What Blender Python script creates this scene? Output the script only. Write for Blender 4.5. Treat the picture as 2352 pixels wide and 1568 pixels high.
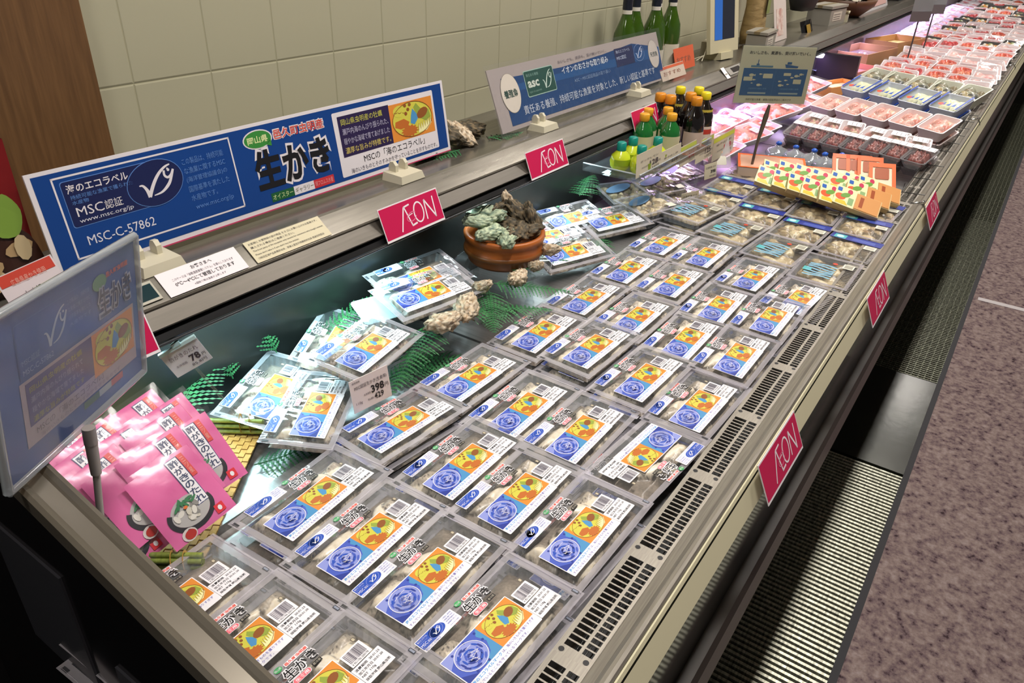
import bpy, bmesh, math, random
from mathutils import Vector, Matrix, Euler, noise

for _o in list(bpy.data.objects): bpy.data.objects.remove(_o)
SC = bpy.context.scene
COL = SC.collection
LIFT = 1.5            # the camera stands 1.5 m above the floor; heights below are measured from the lens

# ---------------------------------------------------------------- camera, light, exposure
cam = bpy.data.cameras.new('camera'); camo = bpy.data.objects.new('camera', cam); COL.objects.link(camo)
RW = ((0.56814839, -0.82229275, 0.03228058), (-0.39565422, -0.30734481, -0.86544608), (0.7215713, 0.47892985, -0.49996105))
mc = Matrix(((RW[0][0], -RW[1][0], -RW[2][0]), (RW[0][1], -RW[1][1], -RW[2][1]), (RW[0][2], -RW[1][2], -RW[2][2]))).to_4x4()
mc.translation = (0, 0, 0)
camo.matrix_world = mc
cam.lens = 26.446; cam.sensor_width = 36; cam.sensor_fit = 'HORIZONTAL'; cam.clip_start = .02; cam.clip_end = 60
SC.camera = camo
SC.view_settings.view_transform = 'Standard'; SC.view_settings.look = 'None'
SC.view_settings.gamma = 1; SC.view_settings.exposure = -.35; SC.view_settings.use_curve_mapping = False
SC.cycles.max_bounces = 8; SC.cycles.transparent_max_bounces = 24; SC.cycles.diffuse_bounces = 3
SC.cycles.glossy_bounces = 4; SC.cycles.transmission_bounces = 4; SC.cycles.caustics_reflective = False; SC.cycles.caustics_refractive = False
SC.cycles.sample_clamp_indirect = 4; SC.cycles.use_denoising = True
w = bpy.data.worlds.new('store_air'); SC.world = w; w.use_nodes = True
w.node_tree.nodes['Background'].inputs[0].default_value = (.80, .78, .74, 1)
w.node_tree.nodes['Background'].inputs[1].default_value = .16

def area(name, loc, sx, sy, power, color=(1, 1, 1), rot=(0, 0, 0), spread=180):
    l = bpy.data.lights.new(name, 'AREA'); l.shape = 'RECTANGLE'; l.size = sx; l.size_y = sy
    l.energy = power; l.color = color; l.spread = math.radians(spread)
    o = bpy.data.objects.new(name, l); COL.objects.link(o); o.location = loc; o.rotation_euler = rot
    return o
WARM = (1.0, .94, .88)
for i, (x, p) in enumerate([(-.5, 14), (.8, 24), (2.1, 24), (3.6, 30), (5.4, 36), (8.0, 44)]):
    area('ceiling_spot_bank', (x, .22, 1.35), .6, .16, p, WARM, (math.radians(4), 0, 0), 140)
for i, (x, p) in enumerate([(1.5, 7), (4.2, 10), (7.5, 14)]):
    area('aisle_light', (x, -1.2, 1.4), .6, .3, p, WARM)
# led strips under the lip of the rear ledge
area('rear_led_strip', (.62, .945, -.558), .75, .02, 2.6, (.60, .95, 1.0), (math.radians(-8), 0, 0), 160)
area('rear_led_strip', (1.55, .945, -.558), .7, .02, 1.1, (.75, .95, 1.0), (math.radians(-9), 0, 0), 160)
area('rear_led_strip', (2.75, .945, -.558), 1.1, .02, 3.4, (.80, .50, 1.0), (math.radians(-12), 0, 0), 160)
area('rear_led_strip', (4.3, .945, -.558), 1.6, .02, 5.0, (.72, .54, 1.0), (math.radians(-12), 0, 0), 160)
area('rear_led_strip', (7.0, .945, -.558), 3.2, .02, 10.0, (.66, .54, 1.0), (math.radians(-12), 0, 0), 160)

# ---------------------------------------------------------------- materials
def lin(c): return c / 12.92 if c <= .04045 else ((c + .055) / 1.055) ** 2.4
def rgb(h):
    if isinstance(h, str): h = tuple(int(h[i:i + 2], 16) for i in (0, 2, 4))
    return tuple(lin(v / 255) for v in h) + (1,)
MC = {}
def mat(h, rough=.55, metal=0.0, spec=.5, coat=0.0, key=''):
    k = (h, rough, metal, spec, coat, key)
    if k in MC: return MC[k]
    m = bpy.data.materials.new('paint_%s' % (h,)); m.use_nodes = True
    b = m.node_tree.nodes['Principled BSDF']
    b.inputs['Base Color'].default_value = rgb(h); b.inputs['Roughness'].default_value = rough
    b.inputs['Metallic'].default_value = metal; b.inputs['Specular IOR Level'].default_value = spec
    b.inputs['Coat Weight'].default_value = coat; b.inputs['Coat Roughness'].default_value = .08
    MC[k] = m
    return m
def nodes(name):
    m = bpy.data.materials.new(name); m.use_nodes = True; t = m.node_tree
    return m, t, t.nodes, t.links, t.nodes['Principled BSDF']
def mapped(t, scale=(1, 1, 1), kind='Object'):
    c = t.nodes.new('ShaderNodeTexCoord'); mp = t.nodes.new('ShaderNodeMapping'); mp.inputs['Scale'].default_value = scale
    t.links.new(c.outputs[kind], mp.inputs[0]); return mp.outputs[0]
def ramp(t, fac, stops):
    r = t.nodes.new('ShaderNodeValToRGB'); e = r.color_ramp.elements
    while len(e) < len(stops): e.new(.5)
    for q, (p, c) in zip(e, stops): q.position = p; q.color = rgb(c)
    t.links.new(fac, r.inputs[0]); return r.outputs[0]
def noise_n(t, vec, scale, detail=3, rough=.55):
    n = t.nodes.new('ShaderNodeTexNoise'); n.inputs['Scale'].default_value = scale; n.inputs['Detail'].default_value = detail
    n.inputs['Roughness'].default_value = rough; t.links.new(vec, n.inputs['Vector']); return n.outputs['Fac']
def bump(t, b, h, strength=.3, dist=.002):
    n = t.nodes.new('ShaderNodeBump'); n.inputs['Strength'].default_value = strength; n.inputs['Distance'].default_value = dist
    t.links.new(h, n.inputs['Height']); t.links.new(n.outputs[0], b.inputs['Normal'])
def noisy(name, stops, scale=8, sc=(1, 1, 1), rough=.6, metal=0, bstr=0, bd=.002, detail=3, bscale=None, spec=.5, kind='Object'):
    m, t, N, L, b = nodes(name); v = mapped(t, sc, kind); f = noise_n(t, v, scale, detail)
    L.new(ramp(t, f, stops), b.inputs['Base Color']); b.inputs['Roughness'].default_value = rough; b.inputs['Metallic'].default_value = metal
    b.inputs['Specular IOR Level'].default_value = spec
    if bstr: bump(t, b, noise_n(t, v, bscale or scale * 2, 4), bstr, bd)
    return m
def clear(name, tint, alpha_white=.06, gloss=.12, rough=.06, wr=0.0, wscale=60, wdist=.001, milk='dfe6ec'):
    """thin clear plastic: transparent + a little milky diffuse + sharp gloss"""
    m = bpy.data.materials.new(name); m.use_nodes = True; t = m.node_tree; N = t.nodes; L = t.links
    N.remove(N['Principled BSDF']); out = N['Material Output']
    tr = N.new('ShaderNodeBsdfTransparent'); tr.inputs[0].default_value = rgb(tint)
    df = N.new('ShaderNodeBsdfDiffuse'); df.inputs[0].default_value = rgb(milk)
    gl = N.new('ShaderNodeBsdfGlossy'); gl.inputs[0].default_value = (1, 1, 1, 1); gl.inputs['Roughness'].default_value = rough
    m1 = N.new('ShaderNodeMixShader'); m1.inputs[0].default_value = alpha_white
    L.new(tr.outputs[0], m1.inputs[1]); L.new(df.outputs[0], m1.inputs[2])
    fr = N.new('ShaderNodeLayerWeight'); fr.inputs['Blend'].default_value = .5
    pw = N.new('ShaderNodeMath'); pw.operation = 'POWER'; pw.inputs[1].default_value = 5; L.new(fr.outputs['Facing'], pw.inputs[0])
    mu = N.new('ShaderNodeMath'); mu.operation = 'MULTIPLY_ADD'; mu.inputs[1].default_value = .8; mu.inputs[2].default_value = gloss + .03
    L.new(pw.outputs[0], mu.inputs[0]); mu.use_clamp = True
    m2 = N.new('ShaderNodeMixShader'); L.new(mu.outputs[0], m2.inputs[0]); L.new(m1.outputs[0], m2.inputs[1]); L.new(gl.outputs[0], m2.inputs[2])
    L.new(m2.outputs[0], out.inputs[0])
    if wr:
        v = mapped(t, (1, .45, 1)); n = noise_n(t, v, wscale, 2); bp = N.new('ShaderNodeBump'); bp.inputs['Strength'].default_value = wr
        bp.inputs['Distance'].default_value = wdist; L.new(n, bp.inputs['Height']); L.new(bp.outputs[0], gl.inputs['Normal'])
    return m
def emit(name, col, s):
    m = bpy.data.materials.new(name); m.use_nodes = True; b = m.node_tree.nodes['Principled BSDF']
    b.inputs['Base Color'].default_value = (0, 0, 0, 1); b.inputs['Emission Color'].default_value = rgb(col); b.inputs['Emission Strength'].default_value = s
    return m
def attr_mat(name, rough=.3, bstr=.3, bscale=300, spec=.6, tint=None):
    m, t, N, L, b = nodes(name); a = N.new('ShaderNodeAttribute'); a.attribute_name = 'pigment'
    n = noise_n(t, mapped(t), 260, 4); mx = N.new('ShaderNodeMix'); mx.data_type = 'RGBA'; mx.blend_type = 'OVERLAY'; mx.inputs[0].default_value = .55
    L.new(a.outputs['Color'], mx.inputs[6]); L.new(n, mx.inputs[7]); L.new(mx.outputs[2], b.inputs['Base Color'])
    b.inputs['Roughness'].default_value = rough; b.inputs['Specular IOR Level'].default_value = spec
    bump(t, b, noise_n(t, mapped(t), bscale, 3), bstr, .0006)
    return m

WHITE = mat('f1eef2', .45); PAPER = mat('efeaea', .6); BLACK = mat('17161a', .4); INK = mat('1b1a22', .5)
BLUE = mat('2a52b8', .4); ART_BLUE = mat('4a5fbe', .4); ART_BLUE2 = mat('2c3d94', .4); ART_SKY = mat('4f92c4', .4); ART_LILAC = mat('8f99d8', .4)
ORANGE = mat('e08d38', .4); YELLOW = mat('d2cb4e', .4); YGREEN = mat('94a544', .4); BROWN = mat('8f5428', .4); RUST = mat('bf6a2c', .4); CREAM = mat('f3efb0', .4)
REDP = mat('ee6a5c', .45); GREENP = mat('45a862', .45); PINKP = mat('f2727e', .45); TXBLUE = mat('6c78c8', .5); CYAN = mat('2f9be0', .5); VIOL = mat('5b4fb0', .5)
FISH_RED = mat('c4154e', .42)
STEEL = noisy('brushed_steel', [(.3, '958f86'), (.7, 'aba599')], 14, (1, 30, 30), .36, .6, .08, .0006, 3, 90)
STEEL_D = noisy('dark_steel', [(.3, '5f5e5c'), (.7, '777673')], 10, (1, 20, 20), .26, .85, .05, .0005)
DECKM = noisy('deck_steel', [(.3, 'a3a2a0'), (.7, 'bcbab8')], 8, (20, 1, 20), .33, .8, .04, .0005)
FILM = clear('clear_film', 'ffffff', .03, .03, .05, 1.0, 17, .0060)
TRAYP = clear('clear_tray_plastic', 'f2f2f6', .30, .06, .12, .5, 120, .0008)
FLANGE = clear('clear_flange_plastic', 'f4f4f8', .31, .07, .10, 1.0, 40, .004, 'f4eef6')
ACRYL = clear('clear_acrylic', 'f4f6f6', .02, .02, .04)
OYST = attr_mat('raw_oyster_flesh')
SHELLM = attr_mat('rough_oyster_shell', .7, 1.0, 130, .3)

# ---------------------------------------------------------------- mesh tools
class MB:
    def __init__(s): s.v = []; s.f = []; s.m = []; s.mats = []; s.smooth = []
    def mi(s, m):
        if m not in s.mats: s.mats.append(m)
        return s.mats.index(m)
    def add(s, vs, fs, m, smooth=False):
        k = len(s.v); i = s.mi(m); s.v.extend([tuple(v) for v in vs])
        for f in fs: s.f.append(tuple(k + q for q in f)); s.m.append(i); s.smooth.append(smooth)
    def box(s, x0, x1, y0, y1, z0, z1, m, M=None):
        vs = [Vector((x, y, z)) for z in (z0, z1) for y in (y0, y1) for x in (x0, x1)]
        if M is not None: vs = [M @ v for v in vs]
        s.add(vs, [(0, 2, 3, 1), (4, 5, 7, 6), (0, 1, 5, 4), (2, 6, 7, 3), (0, 4, 6, 2), (1, 3, 7, 5)], m)
    def rect(s, x0, x1, y0, y1, z, m): s.add([(x0, y0, z), (x1, y0, z), (x1, y1, z), (x0, y1, z)], [(0, 1, 2, 3)], m)
    def poly(s, pts, z, m): s.add([(p[0], p[1], z) for p in pts], [tuple(range(len(pts)))], m)
    def rrect(s, x0, x1, y0, y1, r, z, m, n=4):
        pts = []
        for (cx, cy, a) in ((x1 - r, y1 - r, 0), (x0 + r, y1 - r, 90), (x0 + r, y0 + r, 180), (x1 - r, y0 + r, 270)):
            for i in range(n + 1): t = math.radians(a + 90 * i / n); pts.append((cx + r * math.cos(t), cy + r * math.sin(t)))
        s.poly(pts, z, m)
    def ell(s, cx, cy, a, b, z, m, n=20, rot=0):
        c, q = math.cos(rot), math.sin(rot)
        s.poly([(cx + a * math.cos(t) * c - b * math.sin(t) * q, cy + a * math.cos(t) * q + b * math.sin(t) * c) for t in [2 * math.pi * i / n for i in range(n)]], z, m)
    def ring(s, cx, cy, a, b, w, z, m, n=24, a0=0, a1=360, rot=0):
        p = []
        for i in range(n + 1):
            t = math.radians(a0 + (a1 - a0) * i / n); x, y = a * math.cos(t), b * math.sin(t); c, q = math.cos(rot), math.sin(rot)
            p.append((cx + x * c - y * q, cy + x * q + y * c))
        s.stroke(p, w, z, m)
    def stroke(s, pts, w, z, m, taper=None):
        L = []; R = []
        for i, p in enumerate(pts):
            a = pts[max(0, i - 1)]; b = pts[min(len(pts) - 1, i + 1)]; d = Vector((b[0] - a[0], b[1] - a[1]))
            if d.length < 1e-9: d = Vector((1, 0))
            d.normalize(); ww = (w if taper is None else w * taper[i]) / 2
            L.append((p[0] - d.y * ww, p[1] + d.x * ww, z)); R.append((p[0] + d.y * ww, p[1] - d.x * ww, z))
        n = len(pts); s.add(L + R, [(i, n + i, n + i + 1, i + 1) for i in range(n - 1)], m)
    def tube(s, path, r, m, n=8, cap=True):
        path = [Vector(p) for p in path]; rs = r if isinstance(r, (list, tuple)) else [r] * len(path)
        vs = []; up = Vector((0, 0, 1))
        for i, p in enumerate(path):
            d = (path[min(len(path) - 1, i + 1)] - path[max(0, i - 1)]).normalized()
            a = d.cross(up) if abs(d.dot(up)) < .95 else d.cross(Vector((1, 0, 0)))
            a.normalize(); b = d.cross(a)
            for k in range(n): t = 2 * math.pi * k / n; vs.append(p + (a * math.cos(t) + b * math.sin(t)) * rs[i])
        fs = [(i * n + k, i * n + (k + 1) % n, (i + 1) * n + (k + 1) % n, (i + 1) * n + k) for i in range(len(path) - 1) for k in range(n)]
        s.add(vs, fs, m, True)
        if cap: s.add(vs[:n], [tuple(range(n))], m); s.add(vs[-n:], [tuple(reversed(range(n)))], m)
    def lathe(s, prof, m, n=24, c=(0, 0, 0), sy=1.0, M=None):
        vs = []
        for (r, z) in prof:
            for k in range(n):
                t = 2 * math.pi * k / n; v = Vector((c[0] + r * math.cos(t), c[1] + r * sy * math.sin(t), c[2] + z)); vs.append(M @ v if M is not None else v)
        fs = [(i * n + k, i * n + (k + 1) % n, (i + 1) * n + (k + 1) % n, (i + 1) * n + k) for i in range(len(prof) - 1) for k in range(n)]
        s.add(vs, fs, m, True)
    def sweep(s, prof, x0, x1, m, closed=False):
        """profile in the y-z plane swept along x"""
        n = len(prof); vs = [(x0, y, z) for y, z in prof] + [(x1, y, z) for y, z in prof]
        k = n if closed else n - 1
        s.add(vs, [(i, (i + 1) % n, n + (i + 1) % n, n + i) for i in range(k)], m)
        if closed: s.add(vs, [tuple(reversed(range(n))), tuple(range(n, 2 * n))], m)
    def grid(s, nx, ny, fn, m, smooth=True):
        vs = [fn(i / nx, j / ny) for j in range(ny + 1) for i in range(nx + 1)]
        s.add(vs, [(j * (nx + 1) + i, j * (nx + 1) + i + 1, (j + 1) * (nx + 1) + i + 1, (j + 1) * (nx + 1) + i) for j in range(ny) for i in range(nx)], m, smooth)
    def text(s, body, x0, x1, y0, y1, z, m, bold=0.0, keep=False, vertical=False, shear=0):
        vs, fs, bb = glyphs(body, bold)
        if not vs: return
        W = bb[1] - bb[0]; H = bb[3] - bb[2]
        ax = (x1 - x0) / W; ay = (y1 - y0) / H
        if keep: ax = ay = min(ax, ay)
        s.add([((v[0] - bb[0]) * ax + x0 + (v[1] - bb[2]) * ay * shear, (v[1] - bb[2]) * ay + y0, z) for v in vs], fs, m)
    def vtext(s, body, x0, x1, y0, y1, z, m, bold=0.0):
        h = (y1 - y0) / len(body)
        for i, ch in enumerate(body):
            b = h * .08; s.text(ch, x0, x1, y1 - (i + 1) * h + b, y1 - i * h - b, z, m, bold)
    def mesh(s, name):
        me = bpy.data.meshes.new(name); me.from_pydata(s.v, [], s.f)
        for m in s.mats: me.materials.append(m)
        me.polygons.foreach_set('material_index', s.m); me.polygons.foreach_set('use_smooth', s.smooth); me.update(); return me
    def build(s, name, parent=None, M=None):
        o = bpy.data.objects.new(name, s.mesh(name)); COL.objects.link(o)
        if M is not None: o.matrix_local = M
        if parent is not None: o.parent = parent
        return o
GC = {}
def glyphs(body, bold):
    k = (body, bold)
    if k in GC: return GC[k]
    c = bpy.data.curves.new('t', 'FONT'); c.body = body; c.size = 1; c.offset = bold; c.resolution_u = 2
    o = bpy.data.objects.new('t', c); COL.objects.link(o)
    dg = bpy.context.evaluated_depsgraph_get(); e = o.evaluated_get(dg); me = e.to_mesh()
    vs = [tuple(v.co) for v in me.vertices]; fs = [tuple(p.vertices) for p in me.polygons]; e.to_mesh_clear()
    bpy.data.objects.remove(o); bpy.data.curves.remove(c)
    bb = (min(v[0] for v in vs), max(v[0] for v in vs), min(v[1] for v in vs), max(v[1] for v in vs)) if vs else (0, 1, 0, 1)
    if bb[1] - bb[0] < 1e-4 or bb[3] - bb[2] < 1e-4: vs = []
    GC[k] = (vs, fs, bb); return GC[k]

def tag(o, label, cat, group=None, kind=None):
    if kind: o['kind'] = kind
    if label: o['label'] = label
    if cat: o['category'] = cat
    if group: o['group'] = group
    return o
def thing(name, label, cat, loc=(0, 0, 0), rot=None, group=None):
    o = bpy.data.objects.new(name, None); COL.objects.link(o); o.empty_display_size = .02
    if rot is None: o.location = loc
    elif isinstance(rot, Matrix): o.matrix_world = Matrix.Translation(loc) @ rot.to_4x4()
    else: o.location = loc; o.rotation_euler = rot
    return tag(o, label, cat, group)
def dup(root, loc, rot, label, group=None, cat=None):
    r = root.copy(); COL.objects.link(r)
    M = Matrix.Translation(loc) @ (rot.to_4x4() if isinstance(rot, Matrix) else Euler(rot).to_matrix().to_4x4())
    r.matrix_world = M; r['label'] = label
    if group: r['group'] = group
    if cat: r['category'] = cat
    for ch in list(root.children):
        c = ch.copy(); COL.objects.link(c); c.parent = r
        for g in list(ch.children):
            d = g.copy(); COL.objects.link(d); d.parent = c
    return r
def struct(name, b):
    o = b.build(name); o['kind'] = 'structure'; return o
RX = lambda a: Matrix.Rotation(math.radians(a), 3, 'X')
RY = lambda a: Matrix.Rotation(math.radians(a), 3, 'Y')
RZ = lambda a: Matrix.Rotation(math.radians(a), 3, 'Z')
def rzx(a, b=0, c=0): return RZ(a) @ RX(b) @ RY(c)
random.seed(7)
ORD = ['first', 'second', 'third', 'fourth', 'fifth', 'sixth', 'seventh', 'eighth', 'ninth', 'tenth', 'eleventh', 'twelfth', 'thirteenth', 'fourteenth', 'fifteenth', 'sixteenth',
       'seventeenth', 'eighteenth', 'nineteenth', 'twentieth', 'twenty-first', 'twenty-second', 'twenty-third', 'twenty-fourth', 'twenty-fifth', 'twenty-sixth', 'twenty-seventh', 'twenty-eighth', 'twenty-ninth', 'thirtieth', 'thirty-first', 'thirty-second', 'thirty-third', 'thirty-fourth', 'thirty-fifth']

# ================================================================ the setting
m, t, N, L, b = nodes('wall_tile')
c = N.new('ShaderNodeTexCoord'); sp = N.new('ShaderNodeSeparateXYZ'); L.new(c.outputs['Object'], sp.inputs[0])
def groove(sock, period, off, width):
    a = N.new('ShaderNodeMath'); a.operation = 'ADD'; a.inputs[1].default_value = off; L.new(sock, a.inputs[0])
    d = N.new('ShaderNodeMath'); d.operation = 'PINGPONG'; d.inputs[1].default_value = period / 2; L.new(a.outputs[0], d.inputs[0])
    s = N.new('ShaderNodeMapRange'); s.inputs[1].default_value = 0; s.inputs[2].default_value = width; L.new(d.outputs[0], s.inputs[0]); return s.outputs[0]
TW = .1434
gx = groove(sp.outputs[0], TW, 20 * TW - .6845, .0022); gz = groove(sp.outputs[2], TW, 40 * TW + .2635, .0030)
mn = N.new('ShaderNodeMath'); mn.operation = 'MINIMUM'; L.new(gx, mn.inputs[0]); L.new(gz, mn.inputs[1])
L.new(ramp(t, mn.outputs[0], [(0, 'a5a184'), (.9, 'b4b096')]), b.inputs['Base Color']); b.inputs['Roughness'].default_value = .32
bump(t, b, mn.outputs[0], .5, .002); WALLM = m
s = MB(); s.box(-1.5, 18, 1.195, 1.3, -1.5, 1.4, WALLM); struct('wall_back', s)
s = MB(); s.box(17.9, 18, -4, 1.3, -1.5, 1.4, mat('8c8878', .7)); struct('wall_far', s)
s = MB(); s.box(-1.5, 18, -4, 1.3, 1.4, 1.45, mat('c9c5b8', .8)); struct('ceiling', s)
WOODC = noisy('brown_column_laminate', [(.3, '5d4023'), (.7, '735230')], 10, (14, 14, 1), .55, 0, .05)
s = MB(); s.box(-.6, .612, 1.165, 1.2, -1.5, 1.4, WOODC); struct('trim_1', s)
CARPET = noisy('mottled_carpet', [(.30, '3a2c30'), (.40, '6b5a5c'), (.55, '85746f'), (.72, '978885')], 55, (1, 1, 1), .95, 0, .9, .006, 5, 120, .1)
s = MB(); s.box(-1.5, 18, -4, -.018, -1.52, -1.5, CARPET); struct('floor', s)
s = MB(); s.box(-1.5, 18, -.026, -.008, -1.52, -1.4985, mat('2c2b2e', .8)); s.box(-1.5, 18, -.008, 1.2, -1.55, -1.53, mat('0e0f0f', .5)); struct('trim_2', s)
s = MB(); s.box(3.80, 3.835, -1.2, -.045, -1.5, -1.4985, mat('b9b2b2', .7)); struct('trim_3', s)

# floor drain grates and smooth plate in front of the case
GRATEM = noisy('worn_grate_metal', [(.3, '77786a'), (.7, 'cfcfba')], 30, (1, 6, 1), .36, .5, .1, .001)
s = MB(); x = 0.25
while x < 2.222:
    s.box(x, x + .0078, -.008, .34, -1.515, -1.4995, GRATEM); x += .0166
s.box(.25, 2.23, .10, .106, -1.53, -1.515, GRATEM); s.box(.25, 2.23, -.008, .34, -1.529, -1.526, mat('060606', .3))
g = s.build('drain_grate'); tag(g, 'slatted metal floor grate with close cross bars nearest the near end of the case', 'grate', 'floor covers along the case')
s = MB(); s.box(2.232, 2.884, -.008, .34, -1.515, -1.4995, noisy('worn_black_plate', [(.3, '15170f'), (.75, '2c2f25')], 9, (1, 1, 1), .22, .3, .25, .002, 4, 14))
g = s.build('floor_plate'); tag(g, 'smooth dark floor plate between the slatted and the meshed grates', 'floor plate', 'floor covers along the case')
MESHM = noisy('dull_mesh_metal', [(.3, '4c4e42'), (.7, '8c8e7a')], 30, (1, 6, 1), .34, .5, .1, .001)
s = MB(); x = 2.89
while x < 9:
    s.box(x, x + .0045, -.008, .34, -1.51, -1.4995, MESHM); x += .0166 if x < 5 else .033
for k in range(16): s.box(2.89, 9, -.008 + k * .0225, -.0045 + k * .0225, -1.512, -1.502, MESHM)
s.box(2.89, 14, -.008, .34, -1.529, -1.526, mat('0b0b0a', .3)); s.box(9, 14, -.008, .34, -1.512, -1.503, mat('33342c', .4))
g = s.build('drain_grate'); tag(g, 'long meshed metal floor grate beyond the smooth dark plate', 'grate', 'floor covers along the case')

# ================================================================ the refrigerated case
XN, XF = .2105, 13.0
case = thing('refrigerated_case', 'long open stainless refrigerated counter running along the tiled wall', 'display case', (0, 0, -1.5))
def cpart(s, name, label=None):
    o = s.build(name, case, Matrix.Translation((0, 0, 1.5)))
    if label: o['label'] = label
    return o
s = MB(); s.sweep([(.250, -.80), (.250, -.745), (.728, -.745), (.730, -.733), (.748, -.733), (.750, -.745), (.98, -.745), (.98, -.80)], XN, XF, DECKM)
for k in range(14): s.box(1.03 + k * .93, 1.036 + k * .93, .25, .98, -.7455, -.7445, mat('3a3a3a', .4))
cpart(s, 'deck')
s = MB(); s.sweep([(.98, -.80), (.98, -.56), (.93, -.552), (.905, -.549)], XN, XF, noisy('back_panel_steel', [(.3, '3c4140'), (.7, '4c5250')], 6, (1, 1, 1), .3, .7, .03)); cpart(s, 'back_panel', 'dark steel back panel')
s = MB(); s.sweep([(.905, -.549), (.902, -.540), (.908, -.532), (.915, -.53)], .2, XF, mat('111214', .3)); s.tube([(.2, .899, -.5425), (XF, .899, -.5425)], .0025, mat('303235', .25), 6); cpart(s, 'gasket', 'black rubber gasket')
s = MB(); s.sweep([(.915, -.530), (.906, -.524), (.905, -.5215), (.925, -.503), (.924, -.4995), (.928, -.498)], .2, XF, noisy('ledge_edge', [(.3, '544f47'), (.7, '5d574f')], 9, (1, 20, 20), .40, .5)); cpart(s, 'ledge_lip')
s = MB(); s.sweep([(.928, -.498), (.960, -.474), (.966, -.472), (1.195, -.472)], .2, XF, noisy('ledge_steel', [(.3, '77736a'), (.7, '8d887e')], 8, (1, 12, 12), .24, .7, .03)); cpart(s, 'rear_ledge')
# front rim
s = MB(); s.sweep([(.2085, -.7006), (.1955, -.6950), (.1925, -.6905), (.1890, -.6868), (.1845, -.6855), (.1805, -.6868), (.1785, -.690), (.1782, -.694)], XN, XF, STEEL); cpart(s, 'front_rim')
RAIL = mat('ddd6b4', .4)
s = MB(); s.sweep([(.1780, -.6925), (.1762, -.6935), (.1738, -.6990)], XN, XF, RAIL); s.sweep([(.1722, -.7015), (.1585, -.7370), (.161, -.739)], XN, XF, RAIL); cpart(s, 'price_rail', 'cream price rail along the front rim')
s = MB(); s.sweep([(.1755, -.6980), (.1742, -.7000), (.1735, -.7040)], XN, XF, mat('4a4a3f', .5)); cpart(s, 'rail_gasket')
s = MB(); s.sweep([(.1595, -.735), (.1615, -.905)], XN, XF, mat('060808', .10, 0, .35)); s.sweep([(.19, -.99), (.30, -1.45), (.30, -1.5)], XN, XF, mat('080808', .5)); cpart(s, 'kick_panel', 'glossy black front panel')
s = MB(); s.sweep([(.1615, -.886), (.145, -.889), (.139, -.90), (.1355, -.95), (.140, -.975), (.19, -.99)], XN, XF, mat('2c2824', .3, .2)); cpart(s, 'bumper', 'dark brown bumper strip')
# near end panel with its steel top trim
def capz(y): return -.523 + .2216 * (y - .344)
s = MB()
ys = [.13, .3, .5, .7, .9, .98]
prof = [(.1785, -.018), (.1785, .001), (.182, .004), (.186, .001), (.188, -.001), (.202, -.001), (.204, .001), (.208, .004), (.2125, .001), (.2130, -.025)]
vs = [(x, y, capz(y) + z) for y in ys for x, z in prof]; n = len(prof)
s.add(vs, [(j * n + i, j * n + i + 1, (j + 1) * n + i + 1, (j + 1) * n + i) for j in range(len(ys) - 1) for i in range(n - 1)], noisy('end_trim_steel', [(.3, '7d766a'), (.7, '857e72')], 5, (6, 1, 6), .30, .6, .0), False)
cpart(s, 'end_trim', 'brushed steel trim on top of the near end')
s = MB(); s.add([(.182, .17, -1.5), (.182, .98, -1.5)] + [(.182, y, capz(y) - .01) for y in reversed(ys)], [tuple(range(8))], mat('0b0c0e', .12, 0, .6))
s.add([(.2105, .17, -.8), (.2105, .98, -.8)] + [(.2105, y, capz(y) - .01) for y in reversed(ys)], [tuple(range(8))], mat('45464a', .3, .5))
cpart(s, 'end_panel', 'glossy black near end panel')
s = MB()
for (y0, y1, z0, z1) in ((.62, .76, -.74, -.56), (.37, .56, -.80, -.64)): s.box(.1795, .1822, y0, y1, z0, z1, mat('33343a', .35))  # two thin dark grey rectangles laid flat on the black end panel
cpart(s, 'end_grey_rects', 'dark grey rectangles on the end')
# grille panels
GR = MB(); P = .187; a0 = .013; q = (P - 2 * a0) / 18
for (y0, y1) in ((.2085, .2125), (.2250, .2290), (.2478, .2525)): GR.box(a0, P - a0, y0, y1, -.7012, -.70, STEEL)
for (x0, x1) in ((0, a0), (P - a0, P)): GR.box(x0, x1, .2085, .2525, -.7012, -.70, STEEL)
for k in range(1, 18):
    for (y0, y1) in ((.2125, .2250), (.2290, .2478)): GR.box(a0 + k * q - .0011, a0 + k * q + .0011, y0, y1, -.7012, -.70, STEEL)
for yy in (.2155, .2465): GR.ell(.0055, yy, .0035, .0035, -.6997, BLACK, 12)
GR.box(0, P, .2525, .254, -.745, -.70, STEEL)
gm = GR.mesh('grille')
for k in range(32):
    o = bpy.data.objects.new('grille', gm); COL.objects.link(o); o.parent = case; o.matrix_local = Matrix.Translation((.673 - 2 * P + k * P, 0, 1.5))
s = MB(); s.sweep([(.205, -.7), (.205, -.76), (.255, -.76)], XN, XF, mat('101010', .5))
for k in range(4): s.tube([(XN, .228 + k * .006, -.742), (6.5, .228 + k * .006, -.742)], .0007, STEEL_D, 5)
s.box(6.3, XF, .2107, .2525, -.702, -.70, STEEL); cpart(s, 'air_duct', 'dark air duct under the grille')

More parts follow.
